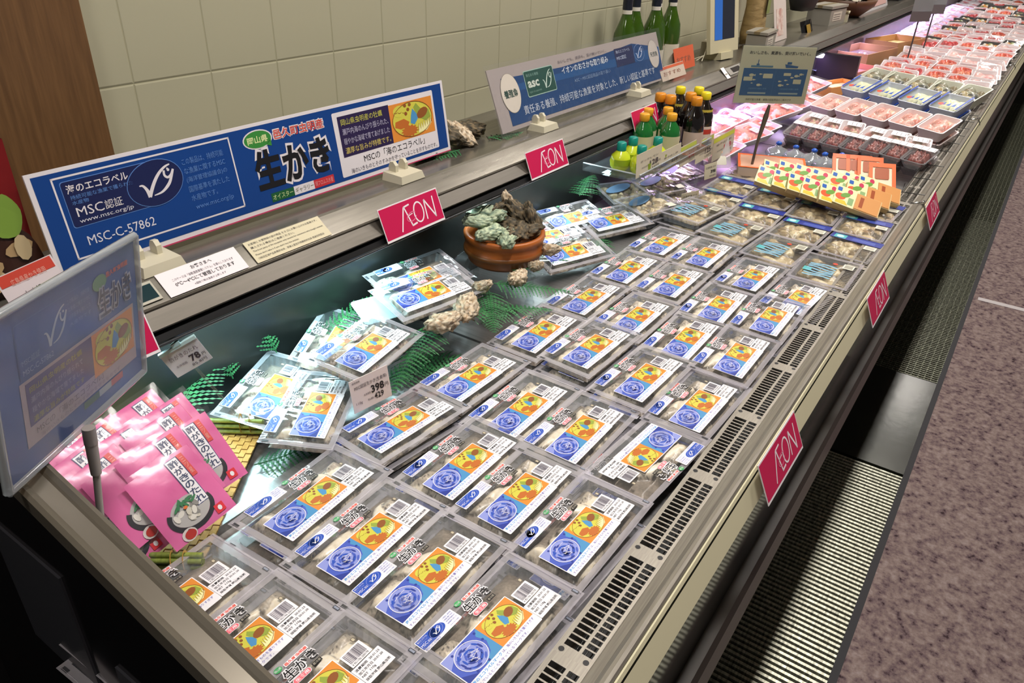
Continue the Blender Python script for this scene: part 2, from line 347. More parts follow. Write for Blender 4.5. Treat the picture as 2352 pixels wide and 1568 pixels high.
# ================================================================ print helpers (plane drawings, x right, y up)
def smooth(pts, k=5, closed=False):
    P = [Vector(p) for p in pts]; n = len(P); out = []
    g = (lambda i: P[i % n]) if closed else (lambda i: P[max(0, min(n - 1, i))])
    for i in range(n if closed else n - 1):
        a, b_, c_, d_ = g(i - 1), g(i), g(i + 1), g(i + 2)
        for j in range(k):
            t_ = j / k; q = .5 * ((2 * b_) + (c_ - a) * t_ + (2 * a - 5 * b_ + 4 * c_ - d_) * t_ ** 2 + (3 * b_ - a - 3 * c_ + d_) * t_ ** 3); out.append((q.x, q.y))
    if not closed: out.append(tuple(P[-1]))
    return out
def fish_mark(b, cx, cy, w, h, z, m):
    """check mark that turns into a fish"""
    X = lambda u: cx + u * w / 2
    Yv = lambda v: cy + v * h / 2
    p = [(-.64, -.02), (-.52, -.05), (-.42, -.30), (-.37, -.66)]; q = smooth(p); n = len(q); b.stroke([(X(u), Yv(v)) for u, v in q], w * .06, z, m, [.3 + 1.0 * i / n for i in range(n)])
    p = [(-.39, -.66), (-.26, -.34), (-.06, .06), (.16, .38), (.40, .60), (.60, .68)]; q = smooth(p); n = len(q); b.stroke([(X(u), Yv(v)) for u, v in q], w * .062, z + .00003, m, [1.0 - .7 * (i / n) ** 2 for i in range(n)])
    p = [(-.22, -.64), (.10, -.56), (.40, -.26), (.56, .08), (.68, .40)]; q = smooth(p); n = len(q); b.stroke([(X(u), Yv(v)) for u, v in q], w * .045, z, m, [.3 + .9 * min(1, 2.5 * i / n) - .5 * (i / n) ** 3 for i in range(n)])
    p = [(.34, .44), (.32, .20), (.42, .06), (.56, .16), (.68, .40)]; q = smooth(p); b.stroke([(X(u), Yv(v)) for u, v in q], w * .040, z + .00003, m)
    b.ell(X(.50), Yv(.42), w * .025, w * .025, z, m, 8)
def bowl_art(b, x0, x1, y0, y1, z, dz=.0001):
    """orange panel with a round yellow picture of sea food"""
    w = x1 - x0; h = y1 - y0; X = lambda u: x0 + u * w; Yv = lambda v: y0 + v * h
    b.rect(x0, x1, y0, y1, z, ORANGE); b.ell(X(.5), Yv(.5), w * .46, h * .47, z + dz, YELLOW, 28)
    b.poly([(X(.62), Yv(.9)), (X(.72), Yv(.72)), (X(.9), Yv(.66)), (X(.93), Yv(.45)), (X(.8), Yv(.35)), (X(.6), Yv(.55)), (X(.55), Yv(.8))], z + 2 * dz, YGREEN)
    b.ell(X(.74), Yv(.60), w * .14, h * .13, z + 3 * dz, BROWN, 12, .3)
    b.poly([(X(.10), Yv(.52)), (X(.30), Yv(.56)), (X(.42), Yv(.44)), (X(.36), Yv(.32)), (X(.2), Yv(.3)), (X(.08), Yv(.38))], z + 2 * dz, RUST)
    p = []
    for i in range(26):
        a = 2 * math.pi * i / 26; r = .13 * (1 + .35 * (i % 2)); p.append((X(.40 + r * 1.2 * math.cos(a)), Yv(.20 + r * math.sin(a))))
    b.poly(p, z + 3 * dz, RUST)
    b.poly([(X(.52), Yv(.78)), (X(.60), Yv(.62)), (X(.62), Yv(.48)), (X(.53), Yv(.34)), (X(.44), Yv(.40)), (X(.47), Yv(.6))], z + 4 * dz, ART_SKY)
    for u, v in ((.36, .9), (.42, .78), (.36, .68), (.47, .9)): b.ell(X(u), Yv(v), w * .035, h * .05, z + 4 * dz, BROWN, 8)
    b.ell(X(.22), Yv(.78), w * .14, h * .16, z + 3 * dz, YELLOW, 14)
    for k in range(3): b.ring(X(.14 + .09 * k), Yv(.78 - .02 * k), w * .035, h * .03, w * .008, z + 5 * dz, BROWN, 6, 180, 360)
    pts = []
    for i in range(13): pts.append((X(.60 + .028 * i), Yv(.12 + (.20 if i % 2 else .02) + .012 * i)))
    b.poly([(X(.6), Yv(.08))] + pts + [(X(.95), Yv(.3)), (X(.8), Yv(.1))], z + 3 * dz, CREAM); b.stroke(pts, w * .012, z + 5 * dz, BROWN)
    b.ring(X(.5), Yv(.5), w * .46, h * .47, w * .01, z + 6 * dz, BROWN, 28)
def school_art(b, x0, x1, y0, y1, z, dz=.0001):
    """blue panel with a ball of small fish"""
    rnd = random.Random(3); w = x1 - x0; h = y1 - y0; X = lambda u: x0 + u * w; Yv = lambda v: y0 + v * h
    b.rect(x0, x1, y0, y1, z, ART_BLUE); b.poly([(X(0), Yv(1)), (X(.0), Yv(.62)), (X(.35), Yv(.9)), (X(.5), Yv(1))], z + dz, ART_LILAC)
    b.poly([(X(.5), Yv(0)), (X(1), Yv(0)), (X(1), Yv(1)), (X(.86), Yv(.8)), (X(.93), Yv(.5)), (X(.8), Yv(.2))], z + dz, ART_SKY)
    b.poly([(X(0), Yv(0)), (X(.3), Yv(0)), (X(.12), Yv(.18)), (X(0), Yv(.3))], z + dz, ART_BLUE2)
    b.ell(X(.48), Yv(.5), w * .36, h * .44, z + 2 * dz, ART_LILAC, 24)
    for i in range(40):
        a = rnd.random() * 6.28; r = math.sqrt(rnd.random()) * .9; u = .48 + .34 * r * math.cos(a); v = .5 + .41 * r * math.sin(a)
        b.ell(X(u), Yv(v), w * .075, h * .035, z + (3 + i % 4) * dz, (ART_BLUE2, BLUE, ART_BLUE)[i % 3], 7, a + 1.57)
    b.ring(X(.48), Yv(.5), w * .36, h * .44, w * .014, z + 8 * dz, WHITE, 26)
    for i in range(9): b.stroke([(X(.3 + rnd.random() * .4), Yv(.25 + rnd.random() * .5)), (X(.3 + rnd.random() * .4), Yv(.25 + rnd.random() * .5))], w * .008, z + 8 * dz, WHITE)
    for u, v in ((.25, .9), (.6, .93), (.9, .6), (.3, .06), (.62, .05), (.9, .9)): b.ell(X(u), Yv(v), w * .03, h * .045, z + 3 * dz, ART_BLUE2, 7, 1)

# ================================================================ oyster packs
def oyster_mesh(seed, LX=.172, LY=.090, nx=84, ny=46, depth=.013, pale=0):
    rnd = random.Random(seed); bl = []
    for i in range(15):
        bl.append((rnd.uniform(-.5, .5) * LX * .84, rnd.uniform(-.5, .5) * LY * .8, rnd.uniform(0, 3.14), rnd.uniform(.022, .033), rnd.uniform(.011, .016), rnd.uniform(.6, 1.0), rnd.random()))
    b = MB(); cols = []
    def fn(u, v):
        x = (u - .5) * LX; y = (v - .5) * LY; z = -.0115; k = .35 + .5 * noise.noise(Vector((x * 60, y * 60, seed)))
        c = Vector((.30, .25, .20)) * (.6 + .6 * k)
        for (cx, cy, a, la, lb, hh, t) in bl:
            dx, dy = x - cx, y - cy; p = dx * math.cos(a) + dy * math.sin(a); q = -dx * math.sin(a) + dy * math.cos(a)
            wob = 1 + .22 * noise.noise(Vector((x * 120, y * 120, seed + cx * 50)))
            r = math.hypot(p / la, q / lb) * wob
            if r < 1:
                zz = -.0125 + depth * hh * math.sqrt(1 - r * r)
                if zz > z:
                    z = zz
                    if t > .55 - (2.5 * x if x > 0 else 0):
                        st = .5 + .5 * math.sin(p * 1500 + 8 * noise.noise(Vector((x * 80, y * 80, 1)))); c = Vector((.52, .45, .36)).lerp(Vector((.33, .28, .22)), st * .7)
                        if noise.noise(Vector((x * 420, y * 420, seed))) > .42: c = Vector((.06, .05, .05))
                    else:
                        c = Vector((.86, .77, .61)).lerp(Vector((.68, .58, .45)), max(0, r - .3))
                    if r > .74: c = c.lerp(Vector((.05, .042, .035)), min(1, (r - .74) * 6) * (.75 + .25 * math.sin(700 * (p + q))))
        edge = min(u, 1 - u) * 9, min(v, 1 - v) * 6
        e = min(1, min(edge)); z = -.019 + (z + .019) * e
        cols.append((c.x, c.y, c.z, 1)); return (x, y, z)
    b.grid(nx, ny, fn, OYST); me = b.mesh('oysters'); ca = me.color_attributes.new('pigment', 'FLOAT_COLOR', 'POINT')
    ca.data.foreach_set('color', [q for c in cols for q in c]); return me
def wrinkled(nx, ny, LX, LY, amp, seed, edge=.0):
    def fn(u, v):
        x = (u - .5) * LX; y = (v - .5) * LY; k = min(1, min(u, 1 - u) * 14, min(v, 1 - v) * 10)
        z = amp * k * (noise.noise(Vector((x * 22, y * 30, seed))) + .5 * noise.noise(Vector((x * 60 + 9, y * 38, seed))))
        return (x, y, z + edge * (1 - k) * noise.noise(Vector((x * 90, y * 90, seed))))
    return fn
TRAYME = None
def tray_mesh(LX, LY, IX, IY, d, name='tray', m=None, rib=.0013):
    b = MB(); m = m or TRAYP; n = 120; top = []; bot = []
    def loop(hx, hy, amp):
        out = []
        for i in range(n):
            s = i / n * 4; k = int(s); f = s - k
            p = [(-hx + 2 * hx * f, -hy), (hx, -hy + 2 * hy * f), (hx - 2 * hx * f, hy), (-hx, hy - 2 * hy * f)][k]
            r = .010; px = max(-hx + r, min(hx - r, p[0])); py = max(-hy + r, min(hy - r, p[1])); d_ = Vector((p[0] - px, p[1] - py))
            if d_.length > r: d_ = d_.normalized() * r
            w_ = amp * math.sin(i * math.pi / 2) ; nx_ = Vector((p[0] / hx, p[1] / hy)); q = (px + d_.x, py + d_.y)
            out.append((q[0] * (1 + w_ / hx), q[1] * (1 + w_ / hy)))
        return out
    A = loop(IX / 2, IY / 2, rib); B = loop(IX / 2 - .004, IY / 2 - .004, rib)
    vs = [(x, y, -.0004) for x, y in A] + [(x, y, -d) for x, y in B]
    b.add(vs, [(i, (i + 1) % n, n + (i + 1) % n, n + i) for i in range(n)], m, False)
    b.add([(x, y, -d) for x, y in B], [tuple(range(n))], m)
    return b
def flange(LX, LY, IX, IY, seed, m=None):
    b = MB(); m = m or FLANGE
    def ringpt(u, v):
        pass
    hx, hy, ix, iy = LX / 2, LY / 2, IX / 2, IY / 2; k = 16
    def zz(x, y): return .0007 * noise.noise(Vector((x * 45, y * 45, seed)))
    def strip(x0, x1, y0, y1, a, c): b.grid(a, c, lambda u, v: (x0 + (x1 - x0) * u, y0 + (y1 - y0) * v, zz(x0 + (x1 - x0) * u, y0 + (y1 - y0) * v)), m)
    strip(-hx, hx, iy, hy, 40, 3); strip(-hx, hx, -hy, -iy, 40, 3); strip(-hx, -ix, -iy, iy, 3, 20); strip(ix, hx, -iy, iy, 3, 20)
    for sx in (-1, 1): b.tube([(sx * (hx - .003), -hy + .003, .0004), (sx * (hx - .003), hy - .003, .0004)], .0006, m, 4)
    return b
K = .001
def print_labels():
    z = .0016
    e = MB()     # eco label
    e.rrect(-75 * K, -15 * K, 36 * K, 55 * K, 1.5 * K, z, WHITE)
    e.rect(-74 * K, -46 * K, 40 * K, 54 * K, z + .0001, BLUE); e.ell(-46 * K, 47 * K, 12 * K, 7 * K, z + .0001, BLUE, 20)
    e.ring(-47 * K, 47 * K, 10.5 * K, 6.2 * K, .5 * K, z + .0002, ART_LILAC, 20, rot=.25)
    fish_mark(e, -46.5 * K, 47 * K, 19 * K, 11 * K, z + .0003, WHITE)
    e.text('海のエコラベル', -73 * K, -58 * K, 50.3 * K, 53 * K, z + .0002, WHITE); e.text('持続可能な漁業', -73 * K, -60 * K, 47.8 * K, 49.3 * K, z + .0002, ART_LILAC)
    e.text('MSC', -73 * K, -64 * K, 43 * K, 46.6 * K, z + .0002, WHITE); e.text('認証', -63 * K, -58 * K, 43 * K, 46 * K, z + .0002, WHITE)
    e.text('MSC-C-57862', -73 * K, -50 * K, 37 * K, 39.2 * K, z + .0002, BLUE)
    for i, tx in enumerate(('この製品は、持続可能', 'な漁業に関するMSC', '(海洋管理協議会)の', '国際基準を満たした')): e.text(tx, -32 * K, -17 * K, (51.2 - i * 3.1) * K, (53.2 - i * 3.1) * K, z + .0002, TXBLUE)
    e.text('www.msc.org/jp', -32 * K, -18 * K, 38 * K, 39.8 * K, z + .0002, TXBLUE)
    t = MB()     # title print
    t.ell(-4 * K, 52.5 * K, 5 * K, 3.6 * K, z, GREENP, 14); t.text('岡山県', -8 * K, 0 * K, 51 * K, 54 * K, z + .0001, WHITE)
    t.rrect(3 * K, 34 * K, 48.2 * K, 53.5 * K, .8 * K, z, WHITE); t.text('邑久町虫明産', 4 * K, 33 * K, 48.8 * K, 53 * K, z + .0002, REDP, .03)
    t.text('生かき', -7.5 * K, 36.5 * K, 30.5 * K, 47.5 * K, z + .0001, WHITE, .075); t.text('生かき', -6 * K, 35 * K, 32 * K, 46 * K, z + .0003, BLACK, .012)
    t.rrect(-5 * K, 18 * K, 23.5 * K, 30.3 * K, 3 * K, z, WHITE); t.rrect(-4.4 * K, 17.4 * K, 24 * K, 29.8 * K, 2.8 * K, z + .0001, PINKP); t.text('生食用', -2 * K, 15 * K, 24.9 * K, 28.9 * K, z + .0002, WHITE, .02)
    t.rrect(21 * K, 33 * K, 25 * K, 30 * K, .6 * K, z, BLACK); t.text('要冷蔵', 22 * K, 32 * K, 25.9 * K, 29 * K, z + .0002, mat('b8b0a0', .5))
    a = MB()     # art label
    a.rrect(-77.2 * K, 38.2 * K, -38 * K, 16.2 * K, 1.5 * K, z, WHITE)
    school_art(a, -76 * K, -19 * K, -25 * K, 15 * K, z + .0001, .00006); bowl_art(a, -19 * K, 37 * K, -25 * K, 15 * K, z + .0001, .00006)
    a.text('海のエコラベルマーク', -74 * K, -26 * K, -30.5 * K, -26.2 * K, z + .0002, CYAN, .02); a.text('は、海のいきものを獲りすぎず', -24 * K, 33 * K, -30.2 * K, -26.6 * K, z + .0002, VIOL)
    a.text('すんでいるところを守っているマークです。', -74 * K, 14 * K, -36 * K, -32.4 * K, z + .0002, VIOL)
    d = MB()     # date label
    d.rrect(38.6 * K, 79 * K, -37 * K, -11 * K, .8 * K, z, WHITE)
    for i, (tx, x1) in enumerate((('消費期限  20.01.23', 76), ('加工年月日 20.01.20', 76), ('NET  110g', 60), ('採取海域 岡山県虫明', 76))): d.text(tx, 41 * K, x1 * K, (-17 - i * 5.4) * K, (-13.4 - i * 5.4) * K, z + .0002, INK, .012)
    c = MB()     # barcode label
    c.rrect(43 * K, 72 * K, -10 * K, 11 * K, .8 * K, z, WHITE); rnd = random.Random(5); x = 45.5
    while x < 68: w_ = rnd.choice((.35, .35, .7, 1.0)); c.rect(x * K, (x + w_) * K, -5 * K, 9 * K, z + .0002, mat('5f5a66', .5)); x += w_ + rnd.choice((.35, .5, .8))
    c.text('4 951196 200178', 45 * K, 68 * K, -8.6 * K, -6 * K, z + .0002, INK)
    c.rrect(66 * K, 71 * K, 13 * K, 19 * K, 1 * K, z, mat('6f6558', .5)); c.rrect(67 * K, 70 * K, 14 * K, 18 * K, .8 * K, z + .0001, mat('c4b9a0', .5))
    f = MB()     # register marks on the edge of the film
    f.rect(-98 * K, -93.5 * K, 40 * K, 50 * K, z - .0008, mat('23242c', .4))
    g_ = MB(); g_.rect(93.5 * K, 98 * K, -50 * K, -41 * K, z - .0008, mat('3a3c46', .4)); g_.rect(94.4 * K, 97 * K, -49 * K, -42 * K, z - .0007, mat('8f96a6', .4))
    return [('eco_label', e.mesh('eco_label')), ('title_print', t.mesh('title_print')), ('picture_label', a.mesh('picture_label')), ('date_label', d.mesh('date_label')), ('barcode_label', c.mesh('barcode_label')), ('register_mark', f.mesh('register_mark')), ('register_mark', g_.mesh('register_mark'))]
LABELS = print_labels()
def link(me, name, parent, M=None):
    o = bpy.data.objects.new(name, me); COL.objects.link(o); o.parent = parent
    if M is not None: o.matrix_local = M
    return o
TR = tray_mesh(.2, .112, .176, .094, .021).mesh('tray')
OYM = [oyster_mesh(s) for s in (1, 2, 3, 4, 5)]
FLM = []
for sd in (1, 2, 3):
    b = MB(); b.grid(44, 26, wrinkled(44, 26, .196, .108, .0017, sd * 7.3), FILM); me = b.mesh('film')
    for v in me.vertices: v.co.z += .0008
    FLM.append(me)
FLG = flange(.2, .112, .176, .094, 2).mesh('rim')
def pack_proto(i):
    p = thing('oyster_pack', 'x', 'oyster pack')
    link(TR, 'tray', p); link(FLG, 'rim', p); link(OYM[i], 'oysters', p); link(FLM[i % 3], 'film', p)
    for n, me in LABELS: link(me, n, p)
    return p
PROTO = [pack_proto(i) for i in range(5)]
used = set()
pcount = 0
def place_pack(loc, rot, label, group):
    global pcount
    i = pcount % 5; pcount += 1; pr = PROTO[i]
    if i not in used:
        used.add(i); pr.matrix_world = Matrix.Translation(loc) @ rot.to_4x4(); pr['label'] = label; pr['group'] = group; return pr
    return dup(pr, loc, rot, label, group)

GP = 'oyster packs laid out on the deck'
# picture-label junction positions measured on the deck: columns counted from the back divider (0) to the front rail (3)
FLAT = [
 (0, [(.262, .650, 2), (.484, .659, 3), (.686, .683, -5), (.857, .675, -1), (1.060, .667, 1), (1.243, .668, 0), (1.428, .668, 0), (1.621, .670, -1)]),
 (1, [(.272, .542, 1), (.475, .550, 2), (.666, .543, 0), (.832, .553, 0), (1.065, .557, -2), (1.231, .549, 0), (1.428, .555, 0), (1.619, .560, -1)]),
 (2, [(.280, .436, 0), (.472, .449, 1), (.659, .442, 0), (.832, .447, 0), (1.029, .434, -2), (1.209, .433, 0), (1.382, .435, 1), (1.566, .428, -2)]),
 (3, [(.290, .330, 0), (.458, .339, -2), (.649, .338, -1), (.870, .300, 176), (1.016, .328, -2), (1.200, .330, 0), (1.386, .329, 0), (1.520, .312, -4)]),
]
CN = ['beside the divider', 'second from the divider', 'second from the rail', 'beside the front rail']
SKIP = set()
for c, rows in FLAT:
    for r, (jx, jy, a) in enumerate(rows):
        if (c, r) in SKIP: continue
        rot = RZ(a); off = rot @ Vector((.017, -.0155, 0)); z = -.7005 + (.006 if (c, r) in ((2, 4), (1, 4), (3, 5), (3, 6)) else 0)
        loc = Vector((jx, jy, z)) + off
        if a == 176:
            place_pack(loc, RZ(a) @ RX(2), 'upside-down raw oyster pack turned against the others beside the front rail', GP)
        else:
            place_pack(loc, rot @ RX(random.uniform(-1, 1)) @ RY(random.uniform(-.6, .6)), 'raw oyster pack on the deck %s, %s row from near end' % (CN[c], ORD[r]), GP)
        # the pack it lies on
        dx, dy = random.uniform(-.022, -.006), random.uniform(-.006, .004)
        if c == 3 and r == 3: dx, dy = -.045, .02
        place_pack(loc + Vector((dx, dy, -.0225)), RZ((a if a != 176 else 0) + random.uniform(-2, 2)), 'covered oyster pack, lower layer, %s, %s row from near end' % (CN[c], ORD[r]), 'lower layer of oyster packs')

# ---- packs leaning on the rear tray (x, y, z, turn, tilt, roll)
GR_ = 'oyster packs on the rear tray'
REAR = [
 (.640, .893, -.700, 24, 10, 0, 'raw oyster pack leaning in the rear corner behind the pink pouches'),
 (.800, .908, -.684, 29, 16, 0, 'raw oyster pack half covered by the glossy pack lying on it, rear tray'),
 (.775, .805, -.648, 12, 9, 3, 'strongly shining raw oyster pack lying across another one on the rear tray'),
 (.636, .790, -.690, 31, 3, 0, 'raw oyster pack lying left of the 398 yen price card'),
 (.700, .862, -.722, 26, 0, 0, 'covered raw oyster pack under the packs of the rear tray, mostly hidden'),
 (.985, .850, -.640, -12, 11, 0, 'raw oyster pack on the clear stand beside the wooden tub'),
 (1.025, .905, -.640, -9, 14, 0, 'raw oyster pack on the clear stand, behind the front pack there'),
 (1.700, .825, -.700, -22, 12, 0, 'raw oyster pack on the rear tray, far right of the wooden tub'),
 (1.440, .800, -.694, -21, 15, 0, 'raw oyster pack on the rear tray, directly right of the wooden tub'),
 (1.620, .905, -.690, -18, 14, 0, 'raw oyster pack standing at the back wall behind two others'),
 (1.500, .900, -.700, -24, 8, 0, 'raw oyster pack with a wrinkled shine between tub and back wall'),
]
for (x, y, z, a, b_, c_, lb) in REAR: place_pack((x, y, z), rzx(a, b_, c_), lb, GR_)

# ================================================================ second kinds of oyster packs
def food_mesh(name, seed, LX, LY, pal, la, lb, h, nx=40, ny=30, n=16, base=None, edge=.10):
    rnd = random.Random(seed); bl = [(rnd.uniform(-.5, .5) * LX * .85, rnd.uniform(-.5, .5) * LY * .85, rnd.uniform(0, 3.14), la * rnd.uniform(.8, 1.2), lb * rnd.uniform(.8, 1.2), rnd.uniform(.6, 1), rnd.randrange(len(pal))) for _ in range(n)]
    b = MB(); cols = []; P = [Vector(rgb(c)[:3]) for c in pal]; B0 = Vector(rgb(base or pal[0])[:3])
    def fn(u, v):
        x = (u - .5) * LX; y = (v - .5) * LY; z = 0; c = B0 * .8
        for (cx, cy, a, A, B, hh, t) in bl:
            dx, dy = x - cx, y - cy; p = dx * math.cos(a) + dy * math.sin(a); q = -dx * math.sin(a) + dy * math.cos(a); r = math.hypot(p / A, q / B)
            if r < 1:
                zz = h * hh * math.sqrt(1 - r * r)
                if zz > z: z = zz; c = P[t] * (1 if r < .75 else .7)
        e = min(1, min(u, 1 - u) / edge, min(v, 1 - v) / edge); z = z * (e ** .5)
        z += .0012 * noise.noise(Vector((x * 200, y * 200, seed)))
        cols.append((c.x, c.y, c.z, 1)); return (x, y, z)
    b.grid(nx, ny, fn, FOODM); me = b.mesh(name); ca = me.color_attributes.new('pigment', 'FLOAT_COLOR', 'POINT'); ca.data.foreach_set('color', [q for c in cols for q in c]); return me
FOODM = attr_mat('fresh_food', .32, .25, 220)
OYPAL = ('c9b690', 'b7a482', '8d7c60', 'd8c8a2', '6f6250')
NAVY = mat('23358f', .35); TEAL = mat('4fb0b4', .4); LBL = mat('dedccb', .5)
def kind_pack(name, food, LX, LY, deep, extra, cat, film=FILM, traym=None, z_food=-.014):
    p = thing(name, 'x', cat)
    link(tray_mesh(LX, LY, LX - .022, LY - .016, deep, 'tray', traym or TRAYP).mesh('tray'), 'tray', p)
    link(flange(LX, LY, LX - .022, LY - .016, 4, traym or FLANGE).mesh('rim'), 'rim', p)
    link(food, 'food', p, Matrix.Translation((0, 0, z_food)))
    b = MB(); b.grid(24, 18, wrinkled(24, 18, LX - .004, LY - .004, .0016, 3.3), film); o = link(b.mesh('film'), 'film', p, Matrix.Translation((0, 0, .0008)))
    for n, bb in extra: link(bb.mesh(n), n, p)
    return p
e1 = MB()
for i in range(7):
    e1.stroke([(-.05 + .012 * i + .004 * math.sin(j + i), -.02 + .012 * j) for j in range(6)], .006, .0016, mat('7fb4cf', .4))
e1.rrect(-.03, -.008, .028, .046, .002, .0016, TEAL); e1.ell(.045, -.01, .006, .006, .0017, mat('c8432a', .4), 10)
e2 = MB(); e2.rrect(.03, .058, -.052, -.028, .001, .0018, LBL); e2.rrect(.034, .054, -.049, -.031, .001, .0019, mat('9d9a8c', .5))
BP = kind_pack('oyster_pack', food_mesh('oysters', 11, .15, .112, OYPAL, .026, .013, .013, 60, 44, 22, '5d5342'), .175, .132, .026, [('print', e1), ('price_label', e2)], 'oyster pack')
e3 = MB(); e3.rect(.040, .076, -.062, .062, .0018, NAVY); e3.rect(.044, .070, .025, .054, .0019, TEAL); e3.ell(.057, .04, .009, .009, .002, mat('bfe4e2', .4), 14)
for k in range(3): e3.rect(.048 + .006 * k, .051 + .006 * k, -.045, .01, .0019, mat('5f74c8', .4))
e4 = MB(); e4.rrect(.008, .034, -.056, -.028, .001, .0019, LBL); e4.rrect(.012, .030, -.052, -.032, .001, .002, mat('b4b2a4', .5))
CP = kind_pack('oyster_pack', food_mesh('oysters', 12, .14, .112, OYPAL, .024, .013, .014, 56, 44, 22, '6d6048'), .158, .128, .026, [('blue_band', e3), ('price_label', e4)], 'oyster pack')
def first_or_dup(proto, state, loc, rot, label, group):
    if not state.get('u'):
        state['u'] = 1; proto.matrix_world = Matrix.Translation(loc) @ rot.to_4x4(); proto['label'] = label; proto['group'] = group; return proto
    return dup(proto, loc, rot, label, group)
st = {}
for i, (x, y, a) in enumerate([(1.905, .685, -8), (1.835, .545, -6), (1.775, .412, -4), (1.720, .285, 0)]):
    first_or_dup(BP, st, (x, y, -.698), RZ(a), 'clear pack of raw oysters with pale blue print, %s from the rear divider' % ORD[i], 'oyster packs with pale blue print')
    dup(BP, (x - .01, y + .004, -.7245), RZ(a), 'covered pack under the pale blue printed pack %s from the rear divider' % ORD[i], 'oyster packs with pale blue print')
st = {}
for r, (x0, zz) in enumerate(((1.90, -.700), (2.06, -.694), (2.22, -.692))):
    for c in range(4):
        x, y = x0 + .10 - .035 * c + (.0 if c else .0), .668 - .131 * c + .004 * r
        if r == 0 and c == 0: x += .03
        if r == 0: x += .01
        first_or_dup(CP, st, (x, y, zz), rzx(random.uniform(-4, 2), random.uniform(-1, 1)), 'oyster pack with dark blue band, %s row from the near side, %s from the divider' % (ORD[r], ORD[c]), 'oyster packs with a dark blue band')

# rear tray beyond: plain clear packs under the bottle riser
st = {}
e5 = MB(); e5.rrect(.03, .056, -.048, -.026, .001, .0018, LBL); e5.ell(-.02, .02, .05, .018, .0016, mat('6f93b8', .4), 16, .3)
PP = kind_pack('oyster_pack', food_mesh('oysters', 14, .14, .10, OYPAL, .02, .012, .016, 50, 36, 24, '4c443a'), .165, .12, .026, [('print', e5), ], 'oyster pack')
for i, (x, y, z, a, b_) in enumerate([(1.855, .775 + .02, -.690, -20, 4), (1.845, .80, -.716, -18, 0), (1.93, .90, -.700, -30, 10), (2.03, .845, -.690, -24, 8), (2.06, .80, -.717, -22, 0), (2.20, .86, -.698, -15, 8)]):
    first_or_dup(PP, st, (x, y, z), rzx(a, b_), ['clear box of raw oysters below the lemon bottles, topmost of its pair', 'clear box of raw oysters below the lemon bottles, bottom of its pair', 'blue printed box of oysters at the back wall behind the riser legs',
       'clear box of raw oysters under the middle of the bottle riser', 'covered clear box of raw oysters under the middle of the bottle riser', 'clear box of raw oysters under the far end of the bottle riser'][i], 'oyster boxes under the bottle riser')

# ================================================================ yellow-carded fish cakes and orange packs
YC = mat('eeeab4', .45)
p = thing('fish_cake_pack', 'x', 'fish cake pack'); b = MB(); b.box(-.046, .075, -.026, .026, -.018, 0, mat('dcc08c', .4)); b.box(.008, .072, -.024, .024, 0, .002, mat('d99a5c', .4)); link(b.mesh('cake'), 'cake', p)
b = MB(); b.box(-.050, .006, -.029, .029, .0015, .0030, YC); b.rrect(-.046, -.034, .012, .024, .002, .0034, mat('2f63b8', .4)); b.ell(-.034, -.004, .014, .010, .0034, mat('ea5f34', .4), 14); b.ell(-.022, .004, .014, .007, .0036, mat('6fa045', .4), 12, .5)
b.ell(-.012, .018, .007, .008, .0034, mat('c83a5e', .4), 10); b.poly([(-.044, -.026), (-.010, -.026), (-.020, -.014), (-.044, -.016)], .0034, mat('e2c43a', .4)); b.rect(-.012, .002, -.022, .0, .0034, mat('8fb07a', .4)); b.rect(.018, .028, -.016, .016, .0024, mat('a4522c', .4)); link(b.mesh('card'), 'card', p); FC = p
st = {}
YCL = [(2.126, .548), (2.133, .504), (2.133, .463), (2.122, .419), (2.112, .370), (2.229, .564), (2.224, .519), (2.221, .472), (2.212, .422), (2.229, .373), (2.253, .345), (2.115, .330), (2.17, .315), (2.235, .300)]
for i, (x, y) in enumerate(YCL):
    first_or_dup(FC, st, (x, y, -.640 - .0016 * (i % 6)), RZ(-80 + random.uniform(-7, 7)) @ RX(36) @ RY(18), 'fish cake with a yellow card, %s' % (('front row, %s from the rear divider' % ORD[i]) if i < 5 else ('back row, %s from the rear divider' % ORD[i - 5]) if i < 11 else 'long one by the front rail, %s of three' % ORD[i - 11]), 'fish cakes with yellow cards')
OR = mat('ee6a2c', .4)
p = thing('roe_pack', 'x', 'orange pack'); b = MB(); b.box(-.034, .034, -.05, .05, -.012, 0, mat('f0dcc0', .35)); link(b.mesh('tray'), 'tray', p)
b = MB()
for q in ((-.036, -.026, -.052, .052), (.026, .036, -.052, .052), (-.036, .036, .038, .052), (-.036, .036, -.052, -.044)): b.rect(*q, .002, OR)
b.rrect(-.02, .018, .0, .036, .004, .0018, mat('a8552f', .4)); link(b.mesh('frame_print'), 'frame_print', p); RPK = p
st = {}
for i, (x, y) in enumerate([(2.330, .405), (2.345, .370), (2.350, .340), (2.305, .298)]):
    first_or_dup(RPK, st, (x, y, -.632), RZ(-66) @ RX(42), 'upright pack with an orange frame, %s from the left' % ORD[i], 'orange framed packs behind the yellow cards')
b = MB(); p = thing('roe_tray', 'long orange edged tray beside the rear divider behind the yellow cards', 'tray', (2.36, .625, -.66), rzx(-68, 8))
b.box(-.10, .10, -.05, .05, -.03, -.002, mat('e8d2c0', .35)); link(b.mesh('tray'), 'tray', p)
b = MB()
for q in ((-.10, .10, .042, .052), (-.10, .10, -.052, -.042), (-.102, -.094, -.052, .052), (.094, .102, -.052, .052)): b.rect(*q, 0, OR)
link(b.mesh('edge_print'), 'edge_print', p); b = MB(); b.grid(20, 12, wrinkled(20, 12, .19, .09, .003, 2), mat('d9a890', .3)); link(b.mesh('roe'), 'roe', p)
o = dup(p, (2.36, .49, -.668), rzx(-68, 8), 'long orange edged tray in the middle behind the yellow cards')
st = {}
